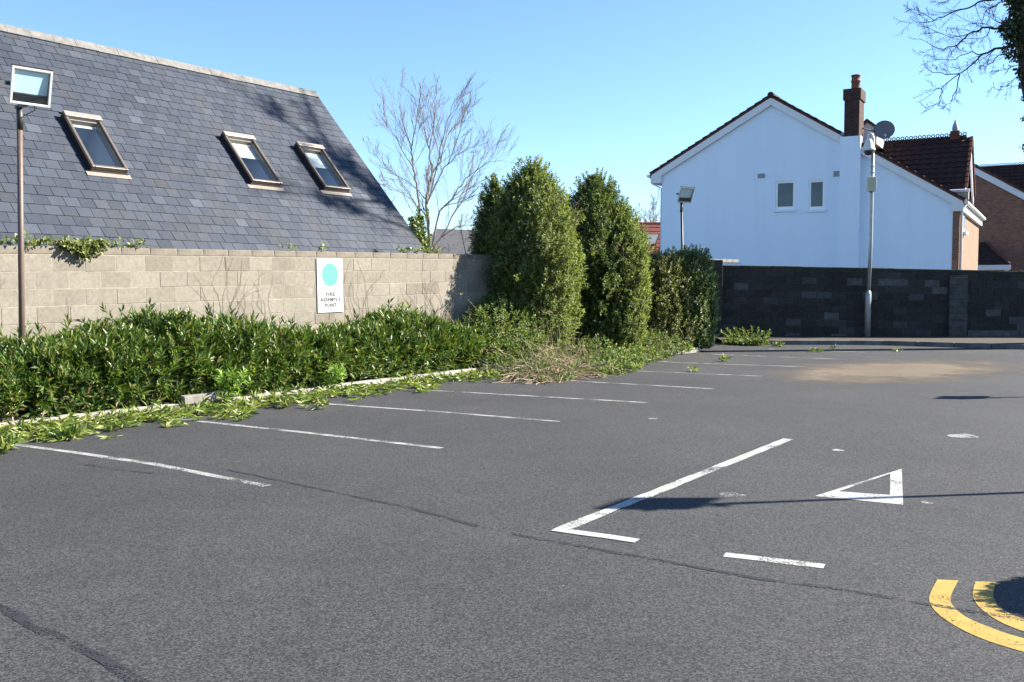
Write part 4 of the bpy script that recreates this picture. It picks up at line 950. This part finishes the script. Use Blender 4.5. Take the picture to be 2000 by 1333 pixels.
def bare_tree(name, label, base, h, spread, r0, mat, nst=5, nsub=6, level=1, minr=.008):
    t = thing(name, label, 'tree', base); mb = MB(); tk_ = wander(base - Z * .1, (0, 0, 1), h * .35, 4, .05, .1); mb.tube(tk_, taper(r0, r0 * .75, 5), 8); obj('trunk', mb, mat, t, True)
    mb = MB()
    for k in range(nst):
        a = 6.283 * k / nst + random.uniform(-.3, .3); pts = wander(tk_[-1] - Z * random.uniform(0, h * .08), (math.cos(a) * spread, math.sin(a) * spread, 1), h * .66 * random.uniform(.8, 1.05), 8, .10, .06)
        rr = taper(r0 * .55, minr, len(pts)); mb.tube(pts, rr, 5, False); sub(mb, pts, rr, level, nsub, .36, .6, .10, .16, minr)
    obj('crown', mb, mat, t); return t
p = atY(1262, 563, 54); p.z = 0; bare_tree('far_bare_tree', 'small leafless tree far behind, just left of the white gable', p, 7.9, 1.1, .12, 'bark_twig', 12, 16, 1, .008)
p = atY(905, 563, 32); p.z = 0; bare_tree('bare_shrub', 'tangled brown leafless shrub between the bare tree and tall evergreens', p, 3.2, 1.3, .05, 'bark_brown', 10, 8, 1, .006)
p = atY(870, 563, 30); p.z = 0; bare_tree('bare_shrub', 'low leafless shrub at the foot of the pale bare tree', p, 2.9, 1.5, .05, 'bark_brown', 8, 8, 1, .006)

# ================================================================== IVY TREE
cv2 = lambda x, y: (1600 + x / 4.4425, y / 4.4425)
YI = 25.2; ib = Vector((14.75, YI, 0)); it = thing('ivy_tree', 'tall ivy clad tree with drooping bare branches beside the dark wall', 'tree', ib)
tkp = [ib - Z * .1, ib + Vector((-.1, 0, 3)), atY(*cv2(1845, 700), YI), atY(*cv2(1800, 300), YI), atY(*cv2(1770, 0), YI), atY(*cv2(1740, -500), YI), atY(*cv2(1700, -1300), YI), atY(*cv2(1700, -2300), YI)]
mb = MB(); mb.tube(tkp, [.42, .34, .28, .26, .24, .2, .15, .08], 12); obj('trunk', mb, 'bark_dark', it, True)
T2 = [([(1700, 250), (1560, 250), (1420, 240), (1290, 300), (1200, 390), (1080, 435), (960, 385), (860, 330)], .055, .006), ([(1720, 400), (1560, 420), (1420, 470), (1340, 550), (1220, 640), (1060, 770), (930, 800)], .06, .006),
      ([(1220, 640), (1100, 650), (980, 630), (910, 580)], .025, .005), ([(1220, 650), (1190, 790), (1140, 900), (1050, 950)], .025, .005), ([(1060, 770), (1050, 880), (960, 950), (900, 930)], .02, .005),
      ([(1700, -20), (1500, 0), (1380, 20), (1260, 80), (1130, 120), (980, 190), (860, 200), (800, 170)], .05, .006), ([(1000, 180), (860, 100), (740, 50)], .015, .005), ([(1700, 0), (1560, 20), (1450, 90), (1410, 200), (1370, 260)], .03, .006),
      ([(1720, 430), (1560, 480), (1470, 560), (1380, 575)], .03, .006), ([(1740, 560), (1640, 600), (1490, 622)], .02, .005), ([(1760, 620), (1660, 720), (1560, 790), (1490, 760)], .02, .005), ([(1700, 210), (1540, 190), (1480, 130)], .03, .006),
      ([(1480, 250), (1420, 330), (1250, 340), (1100, 290)], .02, .005), ([(1420, 470), (1330, 450), (1180, 520), (1020, 520), (920, 480)], .025, .005), ([(1500, 0), (1300, -40), (1150, -10), (1000, 50)], .03, .006), ([(1290, 300), (1150, 330), (960, 250), (840, 180)], .02, .005)]
mb = MB(); px_tree(mb, [(a, r_ * .68, q_) for a, r_, q_ in T2], cv2, YI, None, 12, .34, 1, .0036, jit=1.4, ang=.7, lift=.02, wig=.18)
# upper crown, above the picture
limbs = []
for k in range(15):
    hgt = 8.5 + k * .55; i = 4; f = (hgt - tkp[4].z) / max(.1, tkp[7].z - tkp[4].z); st = tkp[4].lerp(tkp[7], max(0, min(1, f))); a = k * 2.4
    L_ = random.uniform(2.2, 4.2); pts = wander(st, (math.cos(a), math.sin(a) * .8, .7), L_, 7, .12, .06); rr = taper(.08, .012, len(pts)); mb.tube(pts, rr, 5, False); sub(mb, pts, rr, 1, 5, .4, .6, .08, .15, .008); limbs.append(pts)
obj('crown', mb, 'bark_dark', it)
iv = []
def ivy_cloud(centre, rx, n, L=.085):
    P = np.array(centre)[None] + rand_dirs(n) * (rx * RNG.uniform(.3, 1, n) ** .5)[:, None]; D = rand_dirs(n) + np.array([0, 0, -.5]); LL = L * RNG.uniform(.6, 1.3, n)
    iv.append(leaf_arrays(P, D, rand_dirs(n) + np.array([0, -.4, .6]), LL, LL * .9))
for a, b, n, r_ in ((2, 3, 1500, .42), (3, 4, 2600, .55), (4, 5, 2600, .6), (5, 6, 2600, .7), (6, 7, 1800, .6)):
    for q in range(12): c = tkp[a].lerp(tkp[b], random.random()); ivy_cloud(c + Vector((random.gauss(0, .12), random.gauss(0, .15), 0)), r_ * random.uniform(.5, .9), n // 12)
ivy_cloud(atY(*cv2(1640, 250), YI), .28, 220); ivy_cloud(atY(*cv2(1690, 430), YI), .3, 220); ivy_cloud(atY(*cv2(1790, 620), YI), .25, 200)
for x, y in ((1740, 740), (1775, 860), (1770, 1020), (1770, 1275)): ivy_cloud(atY(*cv2(x + 15, y), YI), .09, 22)
for pts in limbs[2:]:
    for q in range(7): ivy_cloud(random.choice(pts[1:7]) + Vector((random.gauss(0, .25), random.gauss(0, .25), random.gauss(0, .25))), random.uniform(.15, .38), 60, .1)
leaf_obj('ivy', iv, 'leaf_ivy', it)

# ================================================================== TALL EVERGREENS
def shrub(name, label, cat, px, Y, top_py, halfw_px, prof, leaf, seed, nspr, L=.066, stems=5, stemmat='bark_stem', depth=1.0, base_z=.1, group=None, bump=.24, lean=0.0, inner=.45, thin=None):
    b = atY(px, 563, Y); b.z = base_z; H = atY(px, top_py, Y).z - base_z; Rr = halfw_px / F_PX * Y
    t = thing(name, label, cat, b, group)
    hs = np.array([p[0] for p in prof]); rs = np.array([p[1] for p in prof])
    wts = np.interp(np.linspace(0, 1, 200), hs, rs); cdf = np.cumsum(wts + .08); cdf /= cdf[-1]
    h = np.interp(RNG.uniform(0, 1, nspr), cdf, np.linspace(0, 1, 200)); th = RNG.uniform(0, 2 * np.pi, nspr)
    fr = np.where(RNG.uniform(0, 1, nspr) < inner, RNG.uniform(.25, .95, nspr) ** .6, RNG.uniform(.88, 1.04, nspr)); fr = np.where(RNG.uniform(0, 1, nspr) < .05, RNG.uniform(1.05, 1.24, nspr), fr)
    rad = np.interp(h, hs, rs) * Rr * (1 + bump * snoise(th * 2.2, h * H * 1.6, seed) + bump * .55 * snoise(th * 6, h * H * 4, seed + 5) + bump * .5 * snoise(th * 15, h * H * 9, seed + 11))
    ok = snoise(th * 3.1 + 2, h * H * 2.2, seed + 9) + .5 * snoise(th * 11, h * H * 8, seed + 3) < .62
    if thin: ok &= ~((h > thin[0]) & (h < thin[1]) & (RNG.uniform(0, 1, len(h)) < thin[2]) & (snoise(th * 4, h * 14, seed + 2) > -.3))
    h, th, fr, rad = h[ok], th[ok], fr[ok], rad[ok]
    P = np.stack([b.x + np.cos(th) * rad * fr + lean * h * H, b.y + np.sin(th) * rad * fr * depth, base_z + h * H * (.97 + .03 * snoise(th * 3, th, seed))], 1)
    A = np.stack([np.cos(th) * .8, np.sin(th) * .8, .75 + h * .8], 1) + RNG.normal(0, .35, (len(h), 3))
    ns = nspr // 22; hh = RNG.uniform(.06, .985, ns) ** .85; tt = RNG.uniform(0, 2 * np.pi, ns); r2 = np.interp(hh, hs, rs) * Rr * RNG.uniform(.86, 1.02, ns)
    Ps = np.stack([b.x + np.cos(tt) * r2 + lean * hh * H, b.y + np.sin(tt) * r2 * depth, base_z + hh * H * .97], 1); As = np.stack([np.cos(tt) * .6, np.sin(tt) * .6, .8 + hh * .6], 1) + RNG.normal(0, .25, (ns, 3))
    leaf_obj('foliage', [sprigs(P - unit(A) * .06, A, 7, L, .5, .11), sprigs(Ps, As, 20, L, .5, L * 4.2, .8)], leaf, t)
    mb = MB()
    for k in range(stems):
        a = 6.283 * k / stems; pts = wander(b + Vector((math.cos(a) * .12, math.sin(a) * .12, -.1)), (math.cos(a) * .25, math.sin(a) * .2, 1), H * .8, 9, .05, .1); rr = taper(.026, .006, len(pts)); mb.tube(pts, rr, 5, False); sub(mb, pts, rr, 1, 14, .24, .7, .05, .15, .004, start=.05)
    obj('stems', mb, stemmat, t); return t
con = [(0, .55), (.08, .72), (.2, .9), (.4, 1), (.6, .95), (.75, .8), (.86, .58), (.94, .32), (1, .06)]
EG = 'tall evergreens in the bed'
shrub('evergreen_shrub', 'narrow dark evergreen shrub, shorter and slimmer, against the block wall end', 'shrub', 968, 20.9, 345, 46, [(0, .5), (.2, .9), (.5, 1), (.75, .75), (.9, .36), (1, .05)], 'leaf_evergreen_deep', 3, 7000, group=EG)
shrub('evergreen_shrub', 'tallest conical light green evergreen shrub, pointed top above the bramble thicket', 'shrub', 1050, 20.2, 314, 80, con, 'leaf_evergreen', 1, 12500, group=EG, lean=-.03, thin=(.0, .36, .75), stems=9, bump=.28)
shrub('evergreen_shrub', 'broad dark topped evergreen shrub between the tallest shrub and the clipped bush', 'shrub', 1164, 22.0, 338, 82, con, 'leaf_evergreen_deep', 2, 11500, group=EG, lean=-.01, thin=(.0, .25, .5), stems=7, bump=.28)
shrub('evergreen_shrub', 'lower rounded light green evergreen shrub leaning on the broad dark topped one', 'shrub', 1210, 21.8, 408, 52, [(0, .6), (.15, .85), (.4, 1), (.7, .95), (.85, .7), (.95, .35), (1, .1)], 'leaf_evergreen', 6, 7500, group=EG)
box_ = [(0, .86), (.1, .97), (.35, 1), (.7, .95), (.85, .82), (.95, .58), (1, .3)]
shrub('clipped_bush', 'rounded olive and orange tinged bush under the black floodlight', 'bush', 1290, 23.6, 494, 48, box_, 'leaf_autumn', 8, 7000, L=.06, bump=.32)
shrub('clipped_bush', 'square clipped glossy green bush at the corner of the dark wall', 'bush', 1346, 24.0, 487, 46, box_, 'leaf_privet', 9, 8500, L=.06, bump=.14)
shrub('low_bush', 'small bright leafy bush on the ground at the foot of the dark wall', 'bush', 1462, 26.6, 668, 34, [(0, .9), (.4, 1), (.8, .7), (1, .3)], 'leaf_bramble', 12, 500, L=.10, base_z=0, bump=.3)
shrub('garden_shrub', 'dark leaved shrub poking up behind the wall beside the roof verge', 'shrub', 812, 24.5, 418, 22, [(0, .6), (.6, 1), (.85, .8), (1, .3)], 'leaf_laurel', 14, 500, L=.13, bump=.35)

# ================================================================== LOW LAUREL HEDGE
top_px = [(-260, 760), (-120, 715), (0, 668), (60, 655), (110, 655), (190, 632), (235, 640), (270, 598), (300, 608), (340, 640), (400, 622), (430, 618), (500, 640), (560, 640), (610, 655), (660, 635), (720, 630), (770, 602), (800, 610), (850, 632), (880, 640), (925, 665)]
hs_ = []; hz__ = []
for px, py in top_px:
    q = onP(px, py, P0 + WN * .62, WN); hs_.append((q - P0).dot(WD)); hz__.append(q.z - .12)
hs_ = np.array(hs_); hz__ = np.array(hz__); S0, S1 = hs_[0], hs_[-1] + .3
hedge = thing('laurel_hedge', 'low glossy green laurel hedge growing between kerb and block wall', 'hedge', WP((S0 + S1) / 2, .7))
kS = np.array([(p - P0).dot(WD) for p in kp]); kPp = np.array([(p - P0).dot(WN) for p in kp])
def hedge_pts(n, shell):
    s = RNG.uniform(S0, S1, n); ph = RNG.uniform(-.15, np.pi * .82, n); Hh = np.interp(s, hs_, hz__) - .05; front = np.interp(s, kS, kPp) - .16
    cpn = front * .5 + .06; hw_ = front * .5 - .0
    f = RNG.uniform(.88, 1.0, n) if shell else RNG.uniform(.3, .9, n); bmp = 1 - .16 * np.clip(snoise(s * 4.3, ph * 4.5, 13) + .6 * snoise(s * 9, ph * 8, 21), -.5, 1) + .14 * snoise(s * 2.1, ph * 2.5, 4) + .12 * snoise(s * 6, ph * 6, 2) + .12 * snoise(s * 13, ph * 9, 7)
    cx = np.sign(np.cos(ph)) * np.abs(np.cos(ph)) ** .65; cz = np.sign(np.sin(ph)) * np.abs(np.sin(ph)) ** .65
    perp = np.clip(cpn + hw_ * cx * f * bmp, .06, None); z = .1 + Hh * .5 + (Hh * .5 - .08) * cz * f * bmp
    z = np.where(ph < .6, .12 + (z - .12) * RNG.uniform(.0, 1, n) ** .25 if shell else z, z)
    gap = (snoise(s * 4.3, ph * 4.5, 13) + .6 * snoise(s * 9, ph * 8, 21) > .62) | (np.abs(s - s_hole) < .22) & (z < .42) & (perp > front * .55)
    P = np.array(P0)[None] + np.array(WD)[None] * s[:, None] + np.array(WN)[None] * perp[:, None]; P[:, 2] = np.clip(z, .12, None)
    A = np.array(WN)[None] * (cx * .6)[:, None] + np.array([0, 0, 1.0])[None] * (.8 + .6 * np.clip(cz, -.3, 1))[:, None] + RNG.normal(0, .33, (n, 3)); k = ~gap
    return P[k], A[k]
def hedge_skirt(n):
    s = RNG.uniform(S0, S1, n); front = np.interp(s, kS, kPp) - .13; perp = front - np.abs(RNG.normal(0, .14, n)); z = RNG.uniform(.1, .5, n)
    k = ~((np.abs(s - s_hole) < .25) & (z < .42)); P = np.array(P0)[None] + np.array(WD)[None] * s[:, None] + np.array(WN)[None] * perp[:, None]; P[:, 2] = z
    return P[k], (np.array(WN)[None] * .6 + np.array([0, 0, .55])[None] + RNG.normal(0, .4, (n, 3)))[k]
s_hole = (onP(405, 745, P0 + WN * 1.1, WN) - P0).dot(WD)
parts = []
P_, A_ = hedge_pts(3900, True); parts.append(sprigs(P_ - unit(A_) * .12, A_, 13, .13, .235, .22, .62, True))
P_, A_ = hedge_pts(1500, False); parts.append(sprigs(P_ - unit(A_) * .1, A_, 11, .13, .26, .18, .9, True))
P_, A_ = hedge_skirt(900); parts.append(sprigs(P_, A_, 12, .12, .26, .18, .85, True))
sN = RNG.uniform(S0, S1, 260); Pn = np.array([tuple(WP(float(s_), random.uniform(.25, .95), float(np.interp(s_, hs_, hz__)) * random.uniform(.66, .93))) for s_ in sN])
parts.append(sprigs(Pn, RNG.normal(0, .25, (260, 3)) + np.array([WN.x * .15, WN.y * .15, 1.0]), 14, .135, .25, .34, .7, True))
leaf_obj('foliage', parts, 'leaf_laurel', hedge)
mb = MB()
for k in range(170):
    s = random.uniform(S0, S1); b_ = WP(s, random.uniform(.25, .85), .05); d = WN * random.uniform(-.3, .7) + Z + WD * random.gauss(0, .3); pts = wander(b_, d, float(np.interp(s, hs_, hz__)) * random.uniform(.6, .95), 6, .12, .05); mb.tube(pts, taper(.011, .004, 7), 4, False)
obj('stems', mb, 'bark_brown', hedge)

# ================================================================== BRAMBLE THICKET, CUTTINGS, SMALL PLANTS
def mound(name, label, cat, polypx, hmax, leaf, n, L, stemn, stemmat, ratio=.5, seed=1, zb=.03, stemlen=.8, nl=7, up=.7, kindstuff=False):
    c = sum((G(*p) for p in polypx), Vector()) / len(polypx); t = thing(name, label, cat, Vector((c.x, c.y, 0)))
    pp_ = [G(*p) for p in polypx]; P = []
    while len(P) < n:
        i = random.randrange(len(pp_)); a, b = pp_[i], pp_[(i + 1) % len(pp_)]; u, v = random.random(), random.random()
        e = a.lerp(b, u); f = math.sqrt(v); q = c.lerp(e, f); P.append((q.x, q.y, zb + hmax * (1 - f ** 2.6) * random.random() ** .5))
    P = np.array(P); A = RNG.normal(0, .5, (n, 3)) + np.array([WN.x * .4, WN.y * .4, up]); leaf_obj('foliage', sprigs(P, A, nl, L, ratio, L * 1.6), leaf, t)
    if stemn:
        mb = MB()
        for k in range(stemn):
            q = P[random.randrange(n)]; pts = wander(Vector((q[0], q[1], max(.01, q[2] * .6))), (random.gauss(0, 1), random.gauss(0, 1), random.uniform(.0, .8)), stemlen * random.uniform(.5, 1.2), 6, .22, -.10)
            for p_ in pts: p_.z = max(p_.z, .012)
            mb.tube(pts, taper(.006, .003, 7), 3, False)
        obj('stems', mb, stemmat, t)
    return t
mound('bramble_thicket', 'pale mixed green bramble thicket between the laurel hedge and tall shrubs', 'bramble', [(860, 728), (960, 732), (1060, 724), (1120, 706), (1060, 690), (960, 682), (890, 692)], 1.45, 'leaf_bramble', 4600, .075, 420, 'dry_stem', .42, zb=.1, stemlen=.9)
mound('bramble_thicket', 'low mixed green undergrowth at the feet of the evergreen shrubs', 'bramble', [(1080, 715), (1180, 706), (1300, 697), (1360, 690), (1330, 680), (1200, 688), (1090, 700)], .55, 'leaf_bramble', 1500, .065, 200, 'dry_stem', .5, zb=.05, stemlen=.6)
mound('green_cuttings', 'heap of cut leafy branches on the tarmac before the evergreen shrubs', 'cuttings', [(1120, 722), (1170, 738), (1230, 730), (1260, 712), (1310, 698), (1220, 700), (1140, 708)], .22, 'leaf_bramble', 700, .085, 120, 'dry_stem', .45, zb=.02, stemlen=.5, up=.2)
mound('brush_pile', 'heap of dry brown cut stems lying on the tarmac beside the bays', 'brush pile', [(985, 742), (1040, 750), (1110, 745), (1150, 735), (1130, 712), (1070, 702), (1000, 718)], .24, 'leaf_bramble', 350, .07, 900, 'dry_stem', .45, zb=.02, stemlen=.75, up=.2)
for px, py, h, lb in ((452, 783, .34, 'bright green weed growing at the kerb beside the loose kerb stone'), (652, 757, .24, 'bright green weed at the kerb below the assembly sign')):
    b = G(px, py, .1); t = thing('weed', lb, 'weed', b); n = 46
    P = np.array(b)[None] + np.stack([RNG.normal(0, .11, n), RNG.normal(0, .09, n), RNG.uniform(0, h, n)], 1); A = RNG.normal(0, .5, (n, 3)) + np.array([0, -.3, .9]); leaf_obj('foliage', sprigs(P, A, 7, .10, .3, .12, .9, True), 'leaf_bright', t)
# hedge clippings strewn along the kerb
n = 950; f = RNG.uniform(0, 1, n); lx = RNG.uniform(-120, 1010, n); kx = np.array([p[0] for p in kpx]); ky = np.array([p[1] for p in kpx])
off = np.abs(RNG.normal(0, 1, n)) * (3.5 + 7 * (snoise(lx * .03, lx * .011, 2) + .6).clip(0)) * (1.35 - lx / 1400); keep = off < 40
P = np.array([G(x, y) for x, y in zip(lx[keep], (np.interp(lx, kx, ky) + 2 + off)[keep])]); P[:, 2] = .012 + RNG.uniform(0, .075, len(P)) * np.clip(1 - off[keep] / 30, .1, 1)
A = np.stack([RNG.normal(0, 1, len(P)), RNG.normal(0, 1, len(P)), RNG.normal(.12, .15, len(P))], 1)
V, Fa = sprigs(P, A, 8, .135, .22, .12, .6, True, flat=.5); V[:, 2] = np.clip(V[:, 2], .008, None)
cl = leaf_obj('hedge_clippings', (V, Fa), 'leaf_clipping', None, org=G(450, 800)); cl['label'] = 'yellow green laurel clippings strewn along the kerb'; cl['category'] = 'clippings'; stuff(cl)
def sprig_thing(px, py, lab, n=9, L=.11, mat='leaf_clipping'):
    b = G(px, py, .012); P = np.array(b)[None] + np.stack([RNG.normal(0, .04, n), RNG.normal(0, .04, n), RNG.uniform(0, .04, n)], 1); A = np.stack([RNG.normal(0, 1, n), RNG.normal(0, 1, n), RNG.uniform(0, .5, n)], 1)
    V, Fa = sprigs(P, A, 6, L, .3, .1, .8, True); V[:, 2] = np.clip(V[:, 2], .006, None)
    tag(leaf_obj('leaf_sprig', (V, Fa), mat, None, org=b), lab, 'sprig', 'cut sprigs lying on the tarmac')
sprig_thing(140, 856, 'clump of cut laurel leaves beside the end of a bay line', 16, .13); sprig_thing(8, 878, 'cut laurel leaves near the hedge, off the clippings strip', 10, .13)
sprig_thing(626, 798, 'small yellowish leaf sprig at the start of a bay line', 6, .09); sprig_thing(1594, 687, 'green sprig lying near the dark wall kerb', 8, .12, 'leaf_bramble')
sprig_thing(1410, 705, 'pale sprig lying between two far bay lines', 6, .12); sprig_thing(1520, 677, 'grey green sprig in the shade by the dark wall', 9, .13, 'leaf_privet')
sprig_thing(1345, 725, 'single pale leaf sprig on a bay line by the cuttings', 3, .12); sprig_thing(1630, 682, 'tiny sprig lying at the kerb near the camera pole', 4, .1)
sprig_thing(1750, 686, 'tiny sprig on the shade edge right of the camera pole', 4, .1)

# ivy on the wall top, bare vine stems on its face
ivw = thing('wall_ivy', 'trailing ivy hanging over the top of the block wall', 'ivy', WP(1, -.1, wtop(1)))
P = []; A = []
for k in range(260):
    px = random.choice([random.uniform(0, 290), random.uniform(120, 200), random.uniform(120, 200)]); q = onP(px, 470, P0, WN); s = (q - P0).dot(WD)
    drop = random.uniform(0, .16) * max(0, 1 - abs(px - 160) / 45) * random.random() ** .5; pos = WP(s, random.uniform(-.18, .03) if drop < .02 else .03, wtop(s) + random.uniform(0, .08) - drop * 1.3); P.append(pos); A.append((random.gauss(0, .6) + WN.x * .5, random.gauss(0, .6) + WN.y * .5, random.uniform(-.4, .8)))
for px in (573, 640, 790, 800, 815, 830, 845, 858):
    s = s_at(px)
    for j in range(5): P.append(WP(s + random.gauss(0, .08), random.uniform(-.15, .02), wtop(s) + random.uniform(0, .05))); A.append((random.gauss(0, .6), random.gauss(0, .6), .6))
leaf_obj('foliage', sprigs(np.array(P), np.array(A), 5, .06, .75, .09), 'leaf_ivy_wall', ivw)
mb = MB()
for k in range(7):
    s = s_at(random.uniform(40, 280)); pts = [WP(s + j * .12, random.uniform(-.12, .02), wtop(s) + .02 + random.uniform(0, .05)) for j in range(7)]; obj('stem', MB().tube(pts, .004, 4, False), 'bark_brown', ivw)
vn = thing('bare_vine', 'thin leafless climber stems spread across the sunlit block wall', 'vine', WP(5, .01, .1)); mb = MB()
def vine(px, n, length, up):
    s = s_at(px); z = .75
    for k in range(n):
        d = Vector((random.gauss(up, .55), 0, 1)); pos = Vector((s + random.gauss(0, .25), 0, z + random.uniform(-.2, .3))); pts = []
        for j in range(13):
            pts.append(WP(pos.x, .012, min(pos.z, wtop(pos.x) - .01))); d = (d + Vector((random.gauss(0, .28), 0, random.gauss(0, .18)))).normalized(); pos += d * length / 12
        obj('stem', MB().tube(pts, taper(.0032, .0013, 13), 3, False), 'bark_brown', vn)
vine(450, 12, 1.25, -.5); vine(500, 7, 1.0, -.2); vine(700, 9, 1.2, -.5); vine(860, 10, 1.15, -.4); vine(800, 5, .9, .3); vine(60, 2, .8, .4)

# unseen ball bush, made up to throw the dark shadow beside the yellow lines
q = G(1985, 1180); cbz = .75; ct = q + Vector((SUND.x, SUND.y, 0)).normalized() * (cbz / math.tan(SUN_EL) + .62); t = thing('shadow_bush', 'made up round bush in a pot, unseen, casting the shadow by the yellow lines', 'bush', Vector((ct.x, ct.y, 0)))
n = 2600; D_ = rand_dirs(n); Pn = np.array((ct.x, ct.y, cbz))[None] + D_ * (RNG.uniform(.3, 1, n) ** .33 * .36)[:, None]; leaf_obj('foliage', sprigs(Pn, D_, 6, .05, .5, .07), 'leaf_privet', t)
obj('pot', MB().lathe((ct.x, ct.y, 0), [(.17, 0), (.22, .38), (.24, .40), (.24, .45), (.2, .45), (.19, .3)], sides=18), 'terracotta', t, True); obj('stem', MB().tube([(ct.x, ct.y, .3), (ct.x, ct.y, .7)], .025, 6), 'bark_brown', t)
